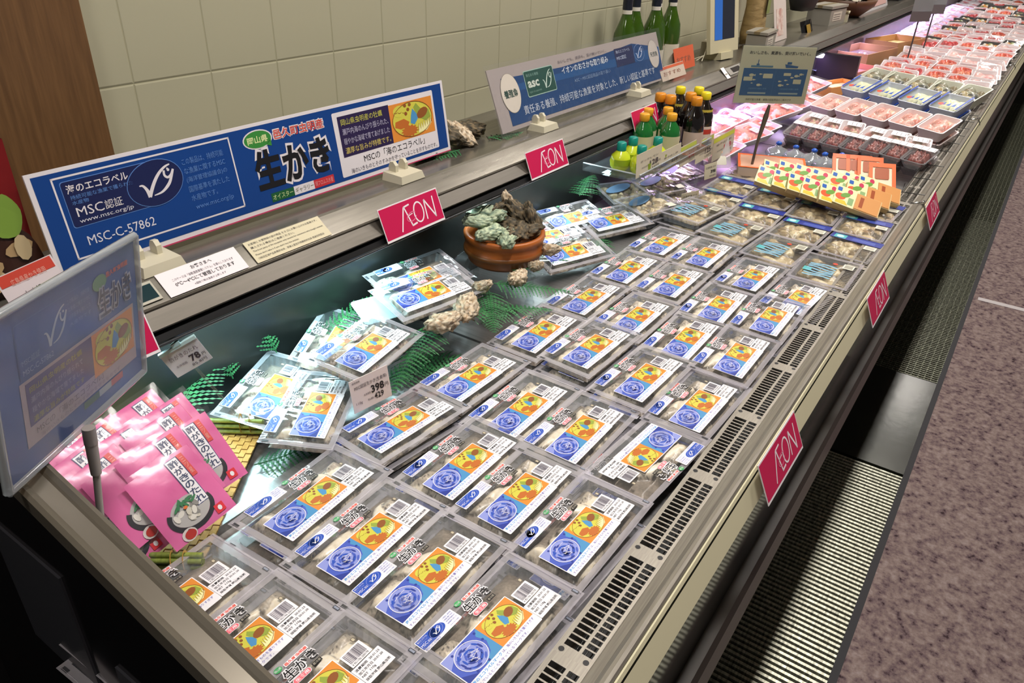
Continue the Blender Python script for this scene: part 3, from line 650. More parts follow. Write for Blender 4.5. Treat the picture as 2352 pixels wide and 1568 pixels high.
p = thing('twisted_bag', 'x', 'bag'); b = MB(); b.lathe([(0, -.01), (.03, -.012), (.04, .0), (.032, .014), (.012, .022), (.006, .03)], clear('bag_plastic', 'dfe6ee', .3, .1, .12, .8, 60, .002), 12); link(b.mesh('bag'), 'bag', p)
b = MB(); b.lathe([(.004, .028), (.009, .03), (.010, .036), (.004, .04), (0, .04)], mat('2560c8', .4), 8); link(b.mesh('seal'), 'seal', p); BG = p
for i, (x, y) in enumerate([(2.53, .66), (2.52, .60), (2.52, .545), (2.50, .50), (2.53, .46), (2.52, .41)]):
    first_or_dup(BG, st, (x, y, -.675), rzx(random.uniform(0, 180), random.uniform(-14, 14)), 'small clear bag with a blue seal, %s from the rear divider' % ORD[i], 'blue sealed bags before the mince')

# ================================================================ foam trays of fish and meat
FOAM = mat('f0e8ea', .5); WRAP = clear('wrap_film', 'ffffff', .03, .05, .05, .8, 60, .0016)
def foam_proto(kind, LX, LY, H, pal, la, lb, h, cat, tm=None, label=None, sd=1, nn=14):
    p = thing(kind, 'x', cat); tm = tm or FOAM; b = MB()
    def rl(hx, hy, z, r=.012, n=5):
        out = []
        for (cx, cy, a) in ((hx - r, hy - r, 0), (-hx + r, hy - r, 90), (-hx + r, -hy + r, 180), (hx - r, -hy + r, 270)):
            for i in range(n + 1): t = math.radians(a + 90 * i / n); out.append((cx + r * math.cos(t), cy + r * math.sin(t), z))
        return out
    L1 = [rl(LX / 2 - .012, LY / 2 - .012, -H), rl(LX / 2, LY / 2, 0), rl(LX / 2 - .005, LY / 2 - .005, 0), rl(LX / 2 - .014, LY / 2 - .014, -H * .6)]
    n = len(L1[0]); vs = [v for l in L1 for v in l]
    b.add(vs, [(j * n + i, j * n + (i + 1) % n, (j + 1) * n + (i + 1) % n, (j + 1) * n + i) for j in range(3) for i in range(n)], tm)
    b.add(L1[3], [tuple(range(n))], tm); b.add(L1[0], [tuple(reversed(range(n)))], tm); link(b.mesh('tray'), 'tray', p)
    link(food_mesh('food', sd, LX - .026, LY - .026, pal, la, lb, h, 28, 22, nn, None, .12), 'food', p, Matrix.Translation((0, 0, -H * .55)))
    b = MB(); b.grid(14, 10, wrinkled(14, 10, LX - .004, LY - .004, .002, sd), WRAP); link(b.mesh('wrap'), 'wrap', p, Matrix.Translation((0, 0, .0015 + max(0, h - H * .55))))
    if label is not None:
        x0, x1, y0, y1 = label; b = MB(); zz = .004 + max(0, h - H * .55); b.rrect(x0, x1, y0, y1, .001, zz, WHITE)
        for k in range(3): b.rect(x0 + .003, x1 - .003, y0 + .003 + k * (y1 - y0) / 3.4, y0 + .005 + k * (y1 - y0) / 3.4, zz + .0003, mat('8a8488', .5))
        link(b.mesh('price_label'), 'price_label', p)
    return p
MINCE = foam_proto('meat_tray', .125, .082, .030, ('7d3f38', '944b42', '6a322e', 'a0615a'), .008, .005, .022, 'meat tray', clear('dark_clear_tray', 'cfc4c4', .2, .1), (.020, .048, -.036, .036), 21, 90)
st = {}
for i in range(7):
    for k in range(2):
        x, y = 2.86 + .052 * (0 if k == 0 else 0) - .018 * i + .03 * k, .688 - .070 * i
        first_or_dup(MINCE, st, (x + .02, y, -.668 - .03 * k + (.01 if i > 3 else 0)), rzx(-6 - i, 2, -12), '%s of dark minced meat with a white label, %s from the rear divider' % (('clear pack', 'covered pack')[k], ORD[i]), 'dark minced meat packs')
PALE = foam_proto('meat_tray', .12, .085, .028, ('d9aFa0'.lower(), 'e6c6b4', 'c98f86', 'dcc8a4'), .02, .01, .016, 'meat tray', None, (.015, .045, -.03, .02), 22)
st = {}
for i in range(6): first_or_dup(PALE, st, (3.03 - .02 * i, .69 - .078 * i, -.660 - .004 * (i % 2)), rzx(-10 + 8 * (i % 3), 2, -14), 'white tray of pale minced meat behind the dark mince, %s from the rear divider' % ORD[i], 'pale minced meat trays')
PINK = foam_proto('meat_tray', .15, .098, .040, ('e9a99a', 'f0c2b4', 'd98b7c', 'e2b58c'), .03, .016, .022, 'meat tray', mat('fbe9e8', .5), None, 23)
st = {}
for i in range(5):
    for k in range(2):
        first_or_dup(PINK, st, (3.235 - .024 * i + .01 * k, .680 - .102 * i, -.625 - .044 * k), rzx(-16, 3, -12), '%s pink foam tray in the stacked pink row, %s from the rear divider' % (('upper', 'lower')[k], ORD[i]), 'stacked pink foam trays')
BLUEB = foam_proto('tofu_tray', .155, .112, .045, ('efeeb8', 'e2e6c0', 'f4f2d0'), .04, .02, .018, 'tray', mat('cfd6e6', .4), None, 24)
b = MB(); b.ell(-.045, .02, .012, .012, .006, mat('e2582e', .4), 10)
for k in range(3): b.poly([(-.05, -.035 + .02 * k), (-.02, -.03 + .02 * k), (-.05, -.02 + .02 * k)], .006, mat('3a62b8', .4))
for k in range(2): b.rect(-.07, .07, -.054 + .1 * k, -.046 + .1 * k, .0055, mat('2d4ea8', .4))
link(b.mesh('blue_print'), 'blue_print', BLUEB, Matrix.Translation((0, 0, .002)))
st = {}
for i in range(4):
    for k in range(2): first_or_dup(BLUEB, st, (3.70 - .042 * i, .665 - .125 * i, -.625 - .048 * k), rzx(-18, 2, -14), '%s blue edged tray with pale yellow content, %s from the rear divider' % (('upper', 'lower')[k], ORD[i]), 'blue edged trays')
WBOWL = foam_proto('shellfish_tray', .17, .115, .045, ('6a6450', '857a5c', '4c5048', 'b8a878', '9fa088'), .03, .018, .03, 'shellfish tray', mat('eef0de', .45), None, 25)
st = {}
for i in range(5): first_or_dup(WBOWL, st, (4.04 - .03 * i, .68 - .105 * i, -.635), rzx(-20 + 12 * (i % 2), 2, -14), 'white tray of dark shellfish behind the blue edged trays, %s from the rear divider' % ORD[i], 'white shellfish trays')
FAR = [
 foam_proto('fish_tray', .19, .115, .026, ('e8684a', 'ee8a62', 'd9503a'), .035, .012, .02, 'fish tray', None, None, 31),
 foam_proto('fish_tray', .17, .115, .028, ('d2383a', 'c42a34', 'e0575a'), .03, .012, .02, 'fish tray', None, None, 32),
 foam_proto('fish_tray', .18, .115, .028, ('e2a8a4', 'd88f8e', 'ecc4be'), .035, .02, .016, 'fish tray', None, None, 33),
 foam_proto('fish_tray', .17, .115, .026, ('e9a04c', 'd9683a', '8fa05a', 'efe6d6'), .02, .012, .022, 'fish tray', mat('33302f', .35), None, 34),
]
FN = ['orange salmon slices', 'deep red fish slices', 'pale pink fish', 'mixed sashimi']
sts = [{}, {}, {}, {}]; rows = []; x = 4.24
while x < 11: rows.append(x); x += .20 if x < 7 else .26
for r, x in enumerate(rows):
    for c in range(5):
        if r in (4, 5): kd = 2
        elif r < 4: kd = (0, 0, 1, 0)[(r + c) % 4] if c < 4 else 2
        else: kd = random.choice((0, 1, 1, 3, 3, 2))
        first_or_dup(FAR[kd], sts[kd], (x - .03 * c, .675 - .103 * c, -.655 + random.uniform(-.006, .012)), rzx(random.uniform(-12, 12), random.uniform(-3, 5), random.uniform(-18, -8)),
            'white tray of %s, %s row past the shellfish, %s from the divider' % (FN[kd], ORD[r], ORD[c]) if kd != 3 else 'dark tray of mixed sashimi, %s row past the shellfish, %s from the divider' % (ORD[r], ORD[c]), 'far trays of fish')
# rear tray, far part
FIL = foam_proto('fish_pack', .20, .12, .024, ('f07c6a', 'f4a08e', 'e8cfd4', 'ee6a60'), .05, .018, .02, 'fish pack', mat('f0e6f2', .4), (.03, .06, -.04, 0), 41)
st = {}
FILP = [(2.42, .83, -10), (2.60, .81, -24), (2.56, .92, -12), (2.78, .83, -18), (2.76, .94, -14), (2.97, .82, -22), (2.98, .93, -12), (3.17, .83, -20), (3.18, .94, -14), (3.38, .82, -16), (3.40, .93, -12), (3.58, .86, -14)]
for i, (x, y, a) in enumerate(FILP): first_or_dup(FIL, st, (x, y, -.668 + .016 * (i % 3)), rzx(a, 6, -8), 'pack of pink fish on the rear tray, %s after the bottle riser' % ORD[i], 'pink fish packs on the rear tray')
def simple_box(name, label, cat, loc, rot, L, W_, H, m, group=None, lid=None):
    p = thing(name, label, cat, loc, rot, group); b = MB(); t_ = .006
    b.box(-L / 2, L / 2, -W_ / 2, W_ / 2, 0, t_, m); b.box(-L / 2, L / 2, -W_ / 2, -W_ / 2 + t_, t_, H, m); b.box(-L / 2, L / 2, W_ / 2 - t_, W_ / 2, t_, H, m); b.box(-L / 2, -L / 2 + t_, -W_ / 2 + t_, W_ / 2 - t_, t_, H, m); b.box(L / 2 - t_, L / 2, -W_ / 2 + t_, W_ / 2 - t_, t_, H, m)
    link(b.mesh('box'), 'box', p)
    if lid is not None:
        b = MB(); b.grid(16, 10, wrinkled(16, 10, L - .02, W_ - .02, .006, 5), lid); link(b.mesh('filling'), 'filling', p, Matrix.Translation((0, 0, H * .7)))
    return p
simple_box('shallow_box', 'orange and yellow box at the end of the pink fish packs', 'box', (3.86, .80, -.72), rzx(-20), .26, .12, .06, mat('f0a45a', .5), None, mat('f0c9a8', .5))
simple_box('shallow_box', 'salmon pink shallow box with a silver fish in it', 'box', (4.25, .86, -.735), rzx(-12), .40, .20, .085, mat('d98878', .6), None, mat('b98a92', .5))
p = thing('whole_fish', 'silver whole fish lying in the salmon pink box', 'fish', (4.12, .89, -.655), rzx(150, 0, -6)); b = MB()
b.lathe([(0, -.11), (.018, -.10), (.032, -.05), (.034, 0), (.022, .06), (.010, .10), (.006, .115)], noisy('fish_skin', [(.35, '6f8496'), (.65, 'd5e2ee')], 6, (1, 1, 6), .25, .2), 14, (0, 0, 0), .55, Matrix.Rotation(math.radians(90), 3, 'Y')); link(b.mesh('body'), 'body', p)
b = MB(); b.poly([(.11, 0), (.15, .035), (.14, 0), (.15, -.035)], 0, mat('7f90a0', .35)); link(b.mesh('tail'), 'tail', p)
simple_box('cardboard_box', 'brown cardboard box wrapped in clear film on the far rear tray', 'box', (4.75, .89, -.735), rzx(-10), .42, .22, .12, mat('b98a62', .7), None, clear('box_film', 'cfcfe4', .25, .15, .1, .9, 30, .01))
simple_box('cardboard_box', 'tan cardboard box with yellow filling before the far white trays', 'box', (5.35, .83, -.735), rzx(-14), .40, .20, .12, mat('c49262', .7), None, mat('d9c284', .5))
st = {}; W2 = foam_proto('fish_tray', .20, .12, .03, ('e9c6d0', 'e08a94', 'f0dce6'), .04, .02, .018, 'fish tray', mat('f2eef6', .4), None, 51)
i = 0; x = 5.75
while x < 10.5:
    for y in (.80, .91): first_or_dup(W2, st, (x, y, -.69 + random.uniform(0, .02)), rzx(-12, 4, -10), 'white tray on the far rear tray, %s row past the cardboard boxes, %s' % (ORD[i], 'front' if y < .85 else 'back'), 'far rear white trays')
    i += 1; x += .23
# wire racks clipped over the grille
for k, (x0, x1) in enumerate(((2.42, 2.78), (3.0, 3.7), (4.0, 4.7), (4.9, 5.9))):
    p = thing('wire_rack', 'low black wire rack over the front grille, %s from the near end' % ORD[k], 'wire rack', (0, 0, 0), None, 'wire racks on the grille'); b = MB()
    for yy in (.215, .235, .252): b = MB(); b.tube([(x0, yy, -.690), (x1, yy, -.690)], .0014, mat('4a4a48', .4, .5), 5); link(b.mesh('long_wire'), 'long_wire', p)
    n_ = int((x1 - x0) / .12)
    for q_ in range(n_ + 1):
        b = MB(); xx = x0 + (x1 - x0) * q_ / n_; b.tube([(xx, .25, -.66), (xx, .252, -.688), (xx, .19, -.684)], .0014, mat('4a4a48', .4, .5), 5); link(b.mesh('cross_wire'), 'cross_wire', p)
for k, x in enumerate((2.33, 3.62, 5.3)):
    p = thing('rail_clip', 'small chrome clip on the front rail, %s from the near end' % ORD[k], 'clip', (x, .182, -.684), None, 'chrome clips on the rail'); b = MB()
    b.tube([(0, .03, -.005), (0, .0, .004), (0, -.008, -.012), (.02, -.012, -.04)], .003, mat('a8a8a4', .15, .9), 7); link(b.mesh('wire'), 'wire', p); b = MB(); b.lathe([(0, .0), (.006, .002), (.006, .008), (0, .011)], mat('d8d8d4', .1, .9), 10); link(b.mesh('knob'), 'knob', p)

# ================================================================ signs
def framed(name, label, cat, loc, rot, group=None): return thing(name, label, cat, loc, rot, group)
def upright(x0, x1, y_b, z_b, y_t, z_t):
    """matrix for a sheet whose lower left is (x0,y_b,z_b); local x along the case, local y up the sheet"""
    up = Vector((0, y_t - y_b, z_t - z_b)); h = up.length; up.normalize(); n = Vector((1, 0, 0)).cross(up)
    M = Matrix(((1, up.x, n.x), (0, up.y, n.y), (0, up.z, n.z))); return M, x1 - x0, h
SBLUE = mat('124086', .35); SNAVY = mat('1c2450', .35); SW = mat('e3dde0', .4); SLB = mat('5d86c8', .4); SWT = mat('d9d9e4', .45)
# the long oyster sign
M, W_, H_ = upright(.423, 1.268, 1.020, -.460, 1.043, -.319)
p = framed('long_sign', 'long blue sign with a fish check mark and large characters on the rear ledge', 'sign', (.423, 1.020, -.460), M)
b = MB(); b.box(0, W_, 0, H_, -.003, 0, SW); b.rect(.007, W_ - .007, .007, H_ - .005, .0003, SBLUE); b.box(.0, W_, -.002, .0, -.003, .0006, mat('c03a62', .5)); link(b.mesh('board'), 'board', p)
b = MB(); X0 = .423; Z = lambda z: (z + 460) * K * 1.0; U = lambda x: x * K - X0
fw = .0025
for (a0_, a1_, c0_, c1_) in ((U(453), U(733), Z(-331), Z(-328.5)), (U(453), U(733), Z(-441), Z(-438.5)), (U(453), U(455.5), Z(-441), Z(-328.5)), (U(730.5), U(733), Z(-441), Z(-328.5))): b.rect(a0_, a1_, c0_, c1_, .0006, SW)
b.rrect(U(462), U(600), Z(-399), Z(-335.5), .004, .0006, SLB); b.rrect(U(463), U(600), Z(-398), Z(-336.5), .004, .0008, SNAVY)
b.ell(U(594), Z(-367.5), .0455, .033, .001, SLB, 36, .12); b.ell(U(594), Z(-367.5), .0445, .032, .0012, SNAVY, 36, .12)
fish_mark(b, U(596), Z(-366), .088, .058, .0014, SW); b.ell(U(617), Z(-352), .0016, .0016, .0016, SW, 8)
b.text('海のエコラベル', U(468), U(556), Z(-353), Z(-341), .0012, SW, .015); b.text('持続可能な漁業で獲られた', U(470), U(560), Z(-361.5), Z(-355.5), .0012, SLB); b.text('水産物', U(470), U(493), Z(-368.5), Z(-363), .0012, SLB)
b.text('MSC', U(472), U(510), Z(-385), Z(-372.5), .0012, SW); b.text('認証', U(512), U(538), Z(-385), Z(-372.5), .0012, SW); b.text('www.msc.org/jp', U(472), U(551), Z(-395.5), Z(-388), .0012, SWT)
for i, tx in enumerate(('この製品は、持続可能', 'な漁業に関するMSC', '(海洋管理協議会)の', '国際基準を満たした', '水産物です。')): b.text(tx, U(643), U(716 if i < 4 else 690), Z(-353.5 - i * 13.8), Z(-344 - i * 13.8), .0008, SLB)
b.text('www.msc.org/jp', U(646), U(716), Z(-424), Z(-414.5), .0008, SLB)
b.text('MSC-C-57862', U(474), U(576), Z(-426), Z(-413), .0008, SWT)
link(b.mesh('certification_panel'), 'certification_panel', p)
b = MB(); b.ell(U(786), Z(-343), .0295, .0155, .0006, SW, 24); b.ell(U(786), Z(-343), .027, .0135, .0008, mat('3a8a3c', .4), 24); b.poly([(U(800), Z(-354)), (U(812), Z(-346)), (U(811), Z(-358))], .0008, mat('3a8a3c', .4))
b.text('岡山県', U(765), U(806), Z(-349), Z(-337.5), .001, mat('dfe8a8', .4), .02)
b.text('邑久町虫明産', U(817), U(931), Z(-352), Z(-332), .0006, SW, .07); b.text('邑久町虫明産', U(819), U(929), Z(-350), Z(-334), .0009, mat('d84a3a', .4), .01)
b.text('生かき', U(762), U(936), Z(-430), Z(-357), .0006, SW, .09); b.text('生かき', U(767), U(931), Z(-425), Z(-361), .0010, BLACK, .035)
b.rect(U(787), U(836), Z(-449), Z(-434), .0006, mat('1d5a34', .4)); b.rect(U(836), U(882), Z(-449), Z(-434), .0006, SW); b.rect(U(882), U(930), Z(-449), Z(-434), .0006, mat('c8343c', .4))
b.text('オイスター', U(790), U(833), Z(-446), Z(-437), .0008, mat('cfe0a0', .4)); b.text('ギャラリー', U(839), U(880), Z(-446), Z(-437), .0008, mat('6a6a4a', .4)); b.text('岡フロムス水産', U(885), U(927), Z(-446), Z(-437), .0008, mat('f0a0a0', .4))
link(b.mesh('title_panel'), 'title_panel', p)
b = MB(); b.rrect(U(952), U(1232), Z(-447), Z(-331), .003, .0006, SW); b.rect(U(963), U(1098), Z(-412), Z(-339), .0009, mat('2a1f48', .4)); bowl_art(b, U(1098), U(1226), Z(-412), Z(-341), .0009)
for i, (tx, c) in enumerate((('岡山県虫明産の牡蠣', mat('c8c35a', .4)), ('瀬戸内海のんびり揺られた、', mat('b9b4cc', .4)), ('穏やかな海域で育てあげました', mat('b9b4cc', .4)), ('濃厚な旨みが特徴です。', mat('d8c46a', .4)))): b.text(tx, U(970), U(1092 if i else 1078), Z(-356 - i * 17), Z(-344.5 - i * 17), .0012, c)
b.text('MSCの「海のエコラベル」', U(1012), U(1188), Z(-431), Z(-416), .0009, INK); b.text('海のいきものとそのすみかを守っていることを示すものです。', U(975), U(1225), Z(-444), Z(-435), .0009, mat('5a5560', .5))
link(b.mesh('picture_panel'), 'picture_panel', p)
# the second long sign
M, W_, H_ = upright(1.445, 2.345, 1.006, -.460, 1.058, -.325)
p = framed('long_sign', 'second long blue sign in clear film with two white ovals, standing further along the ledge', 'sign', (1.445, 1.006, -.460), M)
b = MB(); b.box(0, W_, 0, H_, -.003, 0, mat('a89d9a', .4)); link(b.mesh('board'), 'board', p)
b = MB(); b.poly([(.045, .010), (W_ - .006, .006), (W_ - .006, .100), (W_ * .80, .128), (W_ * .60, .118), (W_ * .35, .112), (.16, .116), (.045, .120)], .0006, mat('0f3f74', .3)); b.poly([(.045, .085), (W_ * .5, .08), (W_ - .006, .07), (W_ - .006, .10), (W_ * .5, .098), (.045, .10)], .0008, mat('1a5088', .3))
link(b.mesh('blue_field'), 'blue_field', p)
b = MB(); b.ell(.070, .083, .038, .046, .0012, mat('8f8878', .4), 30); b.ell(.070, .083, .037, .045, .0014, mat('dcd2c4', .4), 30); b.text('養殖魚', .042, .098, .073, .092, .0018, mat('1d4238', .4), .02)
b.ell(W_ - .05, .083, .035, .042, .0012, mat('8f8878', .4), 30); b.ell(W_ - .05, .083, .034, .041, .0014, mat('c4bcb4', .4), 30); b.text('天然魚', W_ - .075, W_ - .025, .075, .090, .0018, mat('3a4a48', .4), .01); link(b.mesh('oval'), 'oval', p)
b = MB(); b.rrect(.137, .270, .062, .124, .005, .0012, mat('a4c4b8', .4)); b.rrect(.139, .268, .064, .122, .004, .0014, mat('14493f', .35)); b.text('asc', .146, .196, .083, .099, .0018, mat('cfd8cc', .4), .03); b.text('AQUA  ASC-AQUA.ORG', .146, .200, .070, .075, .0018, mat('7fa89c', .4)); b.text('責任ある養殖', .146, .2, .109, .116, .0018, mat('7fa89c', .4))
fish_mark(b, .235, .094, .068, .062, .0018, mat('c4d8cc', .4)); link(b.mesh('certification_mark'), 'certification_mark', p)
b = MB(); b.text('イオンのおさかな取り組み', .310, .560, .094, .112, .0014, mat('cdd6e2', .4), .015); b.text('ASC・MSC認証商品の取り扱い', .36, .56, .066, .076, .0014, mat('7f9cc4', .4)); b.text('責任ある養殖、持続可能な漁業を対象とした、新しい認証と基準です', .105, .835, .026, .047, .0014, mat('c4cede', .4))
b.text('おいしさも、資源も、受け継いでいく。', .30, .56, .122, .130, .0014, mat('6a6268', .4)); link(b.mesh('lettering'), 'lettering', p)
b = MB(); b.rect(.605, .72, .074, .124, .0012, mat('1b2450', .35)); fish_mark(b, .755, .098, .07, .045, .0016, mat('b4c0dc', .4)); b.ring(.755, .098, .033, .024, .001, .0016, mat('8fa4d0', .4)); b.text('海のエコラベル', .612, .70, .110, .119, .0016, mat('b4c0dc', .4)); b.text('MSC認証', .612, .67, .092, .103, .0016, mat('b4c0dc', .4)); link(b.mesh('certification_mark'), 'certification_mark', p)
b = MB(); b.grid(30, 6, wrinkled(30, 6, W_ + .03, H_ + .02, .003, 4.5), FILM); link(b.mesh('film_sleeve'), 'film_sleeve', p, Matrix.Translation((W_ / 2, H_ / 2, .005)))
# holders under the long signs
HLD = mat('cdc6ae', .45)
p = thing('sign_holder', 'x', 'sign holder'); b = MB(); b.add([(-.034, -.03, 0), (.034, -.03, 0), (.034, .022, 0), (-.034, .022, 0), (-.030, -.026, .014), (.030, -.026, .014), (.030, .022, .016), (-.030, .022, .016)], [(0, 3, 2, 1), (4, 5, 6, 7), (0, 1, 5, 4), (1, 2, 6, 5), (2, 3, 7, 6), (3, 0, 4, 7)], HLD); link(b.mesh('foot'), 'foot', p)
for sx in (-1, 1):
    b = MB()
    pr = [(.0, .012), (.0, .028), (.006, .035), (.014, .034), (.018, .026), (.018, .012)]
    b.sweep(pr, sx * .014 - .004, sx * .014 + .004, HLD, True); link(b.mesh('clamp'), 'clamp', p)
st = {}
for i, (x, tx) in enumerate(((.540, 'at the left part of the long oyster sign'), (1.080, 'at the right part of the long oyster sign'), (1.590, 'at the left part of the second long sign'), (2.12, 'at the right part of the second long sign'))):
    first_or_dup(p, st, (x, .992, -.472), RZ(0), 'cream plastic sign holder ' + tx, 'cream sign holders on the ledge')
# red store cards with the four letter mark
def card_mesh():
    w_, h_ = .164, .064; b = MB(); b.box(0, w_, 0, h_, -.0012, 0, mat('ece4e6', .45)); b.rect(.0015, w_ - .002, .0042, h_ - .0022, .0003, FISH_RED); LW = mat('f0e6ea', .4)
    P = lambda u, v: (u * w_, v * h_)
    b.stroke([P(.265, .15), P(.385, .80)], .0030, .0006, LW); b.stroke([P(.385, .80), P(.485, .83)], .0030, .0006, LW); b.stroke([P(.392, .81), P(.452, .20)], .0030, .0006, LW); b.stroke([P(.447, .215), P(.535, .245)], .0034, .0006, LW); b.stroke([P(.425, .52), P(.50, .55)], .0016, .0006, LW)
    b.ring(.605 * w_, .52 * h_, .078 * w_, .29 * h_, .0030, .0006, LW, 26, rot=-.12)
    b.stroke([P(.715, .22), P(.735, .80)], .0030, .0006, LW); b.stroke([P(.735, .80), P(.87, .20)], .0034, .0006, LW); b.stroke([P(.865, .2), P(.885, .82)], .0030, .0006, LW)
    b.ring(.475 * w_, .47 * h_, .085 * w_, .12 * h_, .0016, .0008, mat('e8789c', .4), 24, 20, 330, .25)
    return b.mesh('card')
CM = card_mesh()
def red_card(x, yb, zb, yt, zt, label, roll=0, grp='red store cards', sc=1.0):
    M_, w_, h_ = upright(x, x + .164, yb, zb, yt, zt); M_ = M_ @ RZ(roll) @ Matrix.Scale(sc, 3)
    p = thing('store_card', label, 'card', (x, yb, zb), M_, grp); link(CM, 'card', p); b = MB(); b.box(.06, .10, h_ * .15, h_ * .5, -.006, -.0013, mat('b8b4aa', .5)); link(b.mesh('clip'), 'clip', p)
for i, (x, lb) in enumerate(((.306, 'red four letter store card half hidden behind the tilted acrylic sign'), (.929, 'red four letter store card on the rear ledge above the white tilted oyster packs'), (1.405, 'red four letter store card on the rear ledge in the middle, above the tub side'), (1.93, 'red four letter store card on the rear ledge beside the green bottles'))):
    red_card(x, .894, -.538 - (.010 if i == 0 else 0), .918, -.478 - (.010 if i == 0 else 0), lb)
red_card(.900, .1420, -.737, .1700, -.677, 'red four letter store card on the front rail, nearest and largest', 0, sc=1.045)
red_card(1.573, .1410, -.737, .1670, -.679, 'red four letter store card on the front rail, second from the near end', 1, sc=1.045)
red_card(2.278, .1390, -.737, .1660, -.679, 'red four letter store card on the front rail, farthest of the three', 2, sc=1.045)

# notices on the sloping ledge front
def notice(name, label, x0, x1, fn, col='e9dfe2'):
    M_, w_, h_ = upright(x0, x1, .9285, -.4965, .9610, -.4715); p = thing(name, label, 'notice', (x0, .9285, -.4965), M_); b = MB(); b.box(0, w_, 0, h_, .0004, .0012, mat(col, .5)); link(b.mesh('sheet'), 'sheet', p); b = MB(); fn(b, w_, h_); link(b.mesh('lettering'), 'lettering', p)
def n1(b, w_, h_):
    b.text('お客さまへ', w_ * .40, w_ * .66, h_ * .74, h_ * .90, .0016, INK, .01); b.text('このケースは「自動温度管理システム」を導入しております', w_ * .13, w_ * .90, h_ * .53, h_ * .64, .0016, mat('5a5560', .5)); b.text('0℃～4℃にて管理しております', w_ * .13, w_ * .88, h_ * .30, h_ * .47, .0016, INK, .012); b.text('※霜取り時は温度が上昇します', w_ * .32, w_ * .72, h_ * .12, h_ * .21, .0016, mat('6a6570', .5))
notice('temperature_notice', 'white notice about the case temperature on the ledge front', .520, .655, n1)
def n2(b, w_, h_):
    for i, (tx, e) in enumerate((('お客様に お買物袋の前の商品 をカゴにお買い上げのお客様です。', .95), ('購入される場合はご遠慮ください。', .6), ('The front parts of the ice-packs only tenants for customers who bought wantok', .97), ('Please don\'t take it if you don\'t buy the articles.', .6), ('○购买区域产品免费的冰块，若请人若这只用最新的包装 感谢您的配合', .92))): b.text(tx, w_ * .04, w_ * e, h_ * (.80 - .17 * i), h_ * (.90 - .17 * i), .0016, mat('3f3a35', .5))
notice('bilingual_notice', 'cream notice with small printed lines beside the temperature notice', .672, .828, n2, 'cfc5a4')
p = thing('thermometer_display', 'small framed dark display on the ledge front next to the temperature notice', 'display', (.478, .9285, -.4965), upright(0, 1, .9285, -.4965, .9610, -.4715)[0]); b = MB(); b.box(0, .032, .004, .036, 0, .002, mat('a9a594', .4)); link(b.mesh('frame'), 'frame', p); b = MB(); b.rect(.003, .029, .008, .032, .0022, mat('123036', .15)); link(b.mesh('screen'), 'screen', p)

# tilted acrylic sign on a pole in the near corner
M3 = Matrix(((.8604, .1221, .4947), (.5043, -.0650, -.8611), (-.0730, .9904, -.1175)))
p = thing('acrylic_sign', 'tilted blue oyster sign in an acrylic frame on a pole, near left corner', 'sign', (.2738, .6692, -.3750), M3)
W_, H_ = .216, .1512; b = MB(); b.box(-W_ / 2, W_ / 2, -H_ / 2, H_ / 2, -.0012, -.0004, mat('2c5a9c', .45)); link(b.mesh('print_sheet'), 'print_sheet', p)
b = MB(); X = lambda u: -W_ / 2 + u * W_; Yv = lambda v: -H_ / 2 + v * H_
b.rect(X(.12), X(.955), Yv(.14), Yv(.565), .0, mat('b8a8ac', .5)); b.rect(X(.15), X(.60), Yv(.265), Yv(.545), .0002, mat('4f4278', .5)); bowl_art(b, X(.60), X(.94), Yv(.235), Yv(.545), .0002, .00007)
for i in range(4): b.text(('岡山県虫明産の牡蠣', '瀬戸内海のんびり揺られて', '穏やかな海域で育てました', '濃厚な旨みが特徴です')[i], X(.17), X(.52), Yv(.475 - .065 * i), Yv(.515 - .065 * i), .0006, mat(('a8a24e', 'a49fc0', 'a49fc0', 'a8a24e')[i], .5))
b.text('MSCの「海のエコラベル」', X(.18), X(.66), Yv(.195), Yv(.245), .0006, mat('6a5a60', .5)); b.text('海のいきものとそのすみかを守るものです', X(.20), X(.80), Yv(.155), Yv(.185), .0006, mat('8a7a80', .5))
b.rrect(X(.13), X(.64), Yv(.585), Yv(.92), .003, .0, mat('3d68a6', .5)); b.rect(X(.135), X(.635), Yv(.59), Yv(.915), .0002, mat('2c5a9c', .5)); b.ell(X(.37), Yv(.77), .024, .022, .0004, mat('3a5fa0', .5), 24); fish_mark(b, X(.37), Yv(.77), .05, .045, .0006, mat('b8c4d4', .5))
b.text('MSC認証', X(.15), X(.26), Yv(.66), Yv(.70), .0004, mat('7f9cc8', .5)); b.text('MSC-C-57862', X(.15), X(.34), Yv(.60), Yv(.635), .0004, mat('8fa8d0', .5))
for i in range(4): b.text(('この製品は、持続可能', 'な漁業に関するMSC', '国際基準を満たした', '水産物です')[i], X(.46), X(.62), Yv(.85 - .05 * i), Yv(.88 - .05 * i), .0004, mat('6f8fc4', .5))
b.ell(X(.70), Yv(.86), .012, .008, .0003, mat('6a9a70', .5), 16); b.text('邑久町虫明産', X(.75), X(.93), Yv(.865), Yv(.905), .0006, mat('d0604a', .5), .03)
b.text('生かき', X(.67), X(.955), Yv(.61), Yv(.83), .0004, mat('b4b8c8', .5), .07); b.text('生かき', X(.68), X(.945), Yv(.62), Yv(.82), .0008, mat('3a3f58', .5), .01)
b.rect(X(.62), X(.72), Yv(.08), Yv(.13), .0003, mat('a8b0b0', .5)); b.rect(X(.72), X(.82), Yv(.08), Yv(.13), .0003, mat('c05a50', .5)); b.rect(X(.50), X(.62), Yv(.08), Yv(.13), .0003, mat('466c50', .5)); link(b.mesh('print'), 'print', p)
